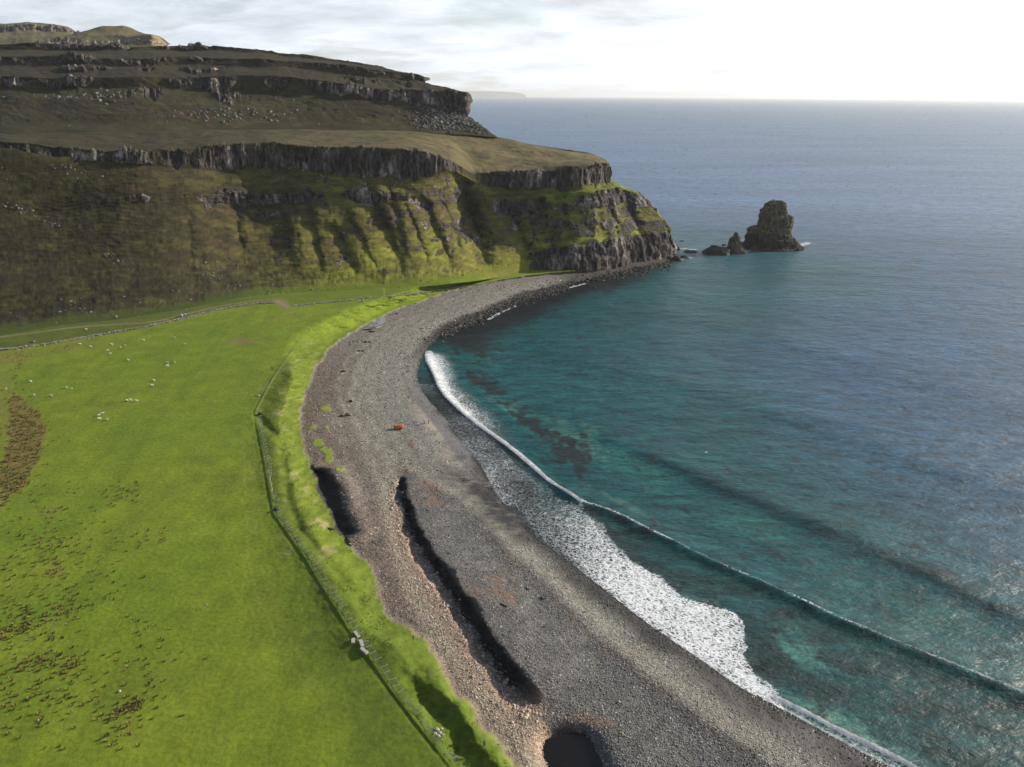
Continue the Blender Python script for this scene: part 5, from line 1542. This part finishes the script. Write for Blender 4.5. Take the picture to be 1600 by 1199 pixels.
rock('boulder', 548, 628, (.8, .6, .6), M_SEAROCK, 'dark boulder above the big grey one on the upper beach', 'boulder', 410)
rock('boulder', 412, 592 + 30, (.1, .1, .1), M_PALE, 'tiny pale stone by the fence corner', 'boulder', 411)
rock('boulder', 967, 1098, (.35, .3, .3), M_PALE, 'single white stone on the dark shingle spit', 'boulder', 412)
rock('boulder', 407, 648, (.9, .7, .55), M_SEAROCK, 'dark boulder right at the bend of the fence', 'boulder', 413)
rock('boulder', 431, 797, (.7, .55, .5), M_SEAROCK, 'dark boulder beside the leaning fence where it turns', 'boulder', 414)
for i, (x, y, l, rz, lab) in enumerate([(558, 993, 1.25, 2.2, 'upper pale slab of four lying across the leaning fence'), (552, 1003, .85, 1.7, 'pale slab standing apart on the field side of the fence'),
                                        (565, 1007, 1.25, 2.0, 'middle pale slab of four lying along the fence'), (569, 1018, 1.25, 2.4, 'lowest pale slab of four lying along the fence')]):
    rock('concrete_block', x, y, (l * .85, .36, .3), M_PALE, lab, 'slab', 420 + i, 'pale slabs beside the fence', rz, True)
for i, (x, y, k) in enumerate([(683, 1141, .5), (687, 1146, .4), (680, 1147, .35), (690, 1140, .35), (685, 1151, .4), (692, 1149, .3)]):
    rock('stone', x, y, (k, k * .8, k * .6), M_PALE, 'pale stone in the small heap right of the fence near the bottom', 'stone', 430 + i, 'small heap of pale stones')
for i, (x, y, lab) in enumerate([(600, 538 + 0, 'dark stone, left of a pair on the brown upper beach'), (570, 535, 'dark stone near a second one on the brown upper beach')]):
    pass
for i, (x, y, k, lab) in enumerate([(561, 549, .8, 'left one of two dark stones on the brown upper beach'), (567, 549, .8, 'right one of two dark stones on the brown upper beach'), (571, 535, .9, 'left dark stone below the driftwood'),
                                    (577, 535, .7, 'right dark stone below the driftwood'), (536, 581, 1.0, 'dark slab-like stone on the brown upper beach'), (620, 491, .8, 'dark stone at the grass edge of the far beach')]):
    rock('boulder', x, y, (k, k * .6, k * .5), M_SEAROCK, lab, 'boulder', 440 + i)
for i, (x, y, k, lab) in enumerate([(187, 1081, .3, 'white stone in the grass near the bottom left'), (60, 1126, .2, 'tiny white stone in the grass at the bottom left corner'), (323, 945, .2, 'small pale stone in mid-field grass')]):
    rock('stone', x, y, (k, k, k * .8), M_PALE, lab, 'stone', 450 + i)


def log(px, py, length, rad, rz, mat, label, tilt=.05, stub=True):
    g_ = gpt(px, py)
    t = []
    n_ = 6
    for i in range(n_):
        a = -length / 2 + length * i / n_; b = -length / 2 + length * (i + 1) / n_
        ra = rad * (1.15 - .5 * i / n_); rb = rad * (1.15 - .5 * (i + 1) / n_)
        t.append(tube((a, .05 * math.sin(i * 1.7), rad + a * tilt), (b, .05 * math.sin((i + 1) * 1.7), rad + b * tilt), ra, rb, 9))
    if stub:
        t.append(tube((length * .1, 0, rad), (length * .22, rad * 2.2, rad * 1.6), rad * .4, rad * .2, 6))
        t.append(tube((-length / 2, 0, rad), (-length / 2 - rad, rad * 1.5, rad * 1.8), rad * .7, rad * .3, 6))
    o = build('driftwood_log', t, mat, None, g_, True)
    o.rotation_euler = (0, 0, rz)
    tag(o, label, 'driftwood')


log(592, 512, 3.6, .22, math.radians(55), M_DRIFT, 'bleached white log on the brown shingle of the far beach')
log(575, 516, 5.0, .3, math.radians(8), M_DARKW, 'dark log along the grass edge by the smoke')
log(581, 519, 3.5, .3, math.radians(-20), M_DARKW, 'dark log just right of the one along the grass edge')
log(516, 828, 2.6, .28, math.radians(-20), M_DARKW, 'short dark log at the foot of the dune bank')
log(536, 835, 3.6, .22, math.radians(14), M_DARKW, 'thin dark log across the end of the shadowed pit')
log(788, 947, 2.2, .18, math.radians(-35), M_DARKW, 'dark stick on the shingle spit by the channel')
log(824, 921, 1.2, .16, math.radians(-50), M_DARKW, 'short dark stick on the pale shingle crest')
log(912, 957, 3.0, .10, math.radians(15), M_DARKW, 'thin dark branch on the seaward shingle')
log(847, 936, 1.2, .2, math.radians(-60), M_DARKW, 'stubby dark stick seaward of the pale crest')

# ------------------------------------------------------------------ smoke of a small fire on the far beach
m_sm, n = new_mat('smoke')
Pp = n.n('ShaderNodeTexCoord').outputs['Object']
dn = n.mapr(n.noise(Pp, .35, 4, .6), .42, .7, 0, .20, True)
n.n('ShaderNodeOutputMaterial', ins={1: n.n('ShaderNodeVolumePrincipled', ins={'Color': (.75, .85, 1.0), 'Density': dn}).outputs[0]})
g_ = gpt(575, 516)
bm = bmesh.new(); bmesh.ops.create_icosphere(bm, subdivisions=3, radius=1.0)
for v in bm.verts:
    t = (v.co.x + 1) / 2
    v.co = Vector((v.co.x * 7, v.co.y * (1.0 + 2.2 * t), v.co.z * (.8 + 1.6 * t) + 2.0 * t))
me = bpy.data.meshes.new('smoke'); bm.to_mesh(me); bm.free(); me.materials.append(m_sm)
o = bpy.data.objects.new('smoke', me); COL.objects.link(o); o.location = (g_.x + 3.5, g_.y + 4, g_.z + 1.5); o.rotation_euler = (0, 0, math.radians(50))
tag(o, 'thin blue smoke drifting off the dark logs at the grass edge', 'smoke', kind='stuff')

# ------------------------------------------------------------------ sea air
m_hz, n = new_mat('haze')
n.n('ShaderNodeOutputMaterial', ins={1: n.n('ShaderNodeVolumePrincipled', ins={'Color': (.93, .96, 1.0), 'Density': 3.6e-5, 'Anisotropy': 0.3}).outputs[0]})
bm = bmesh.new(); bmesh.ops.create_cube(bm, size=1.0)
me = bpy.data.meshes.new('haze'); bm.to_mesh(me); bm.free(); me.materials.append(m_hz)
o = bpy.data.objects.new('haze', me); COL.objects.link(o); o.scale = (120000, 120000, 400); o.location = (0, 0, 185)
tag(o, 'thin pale sea haze over the bay', 'haze', kind='stuff')
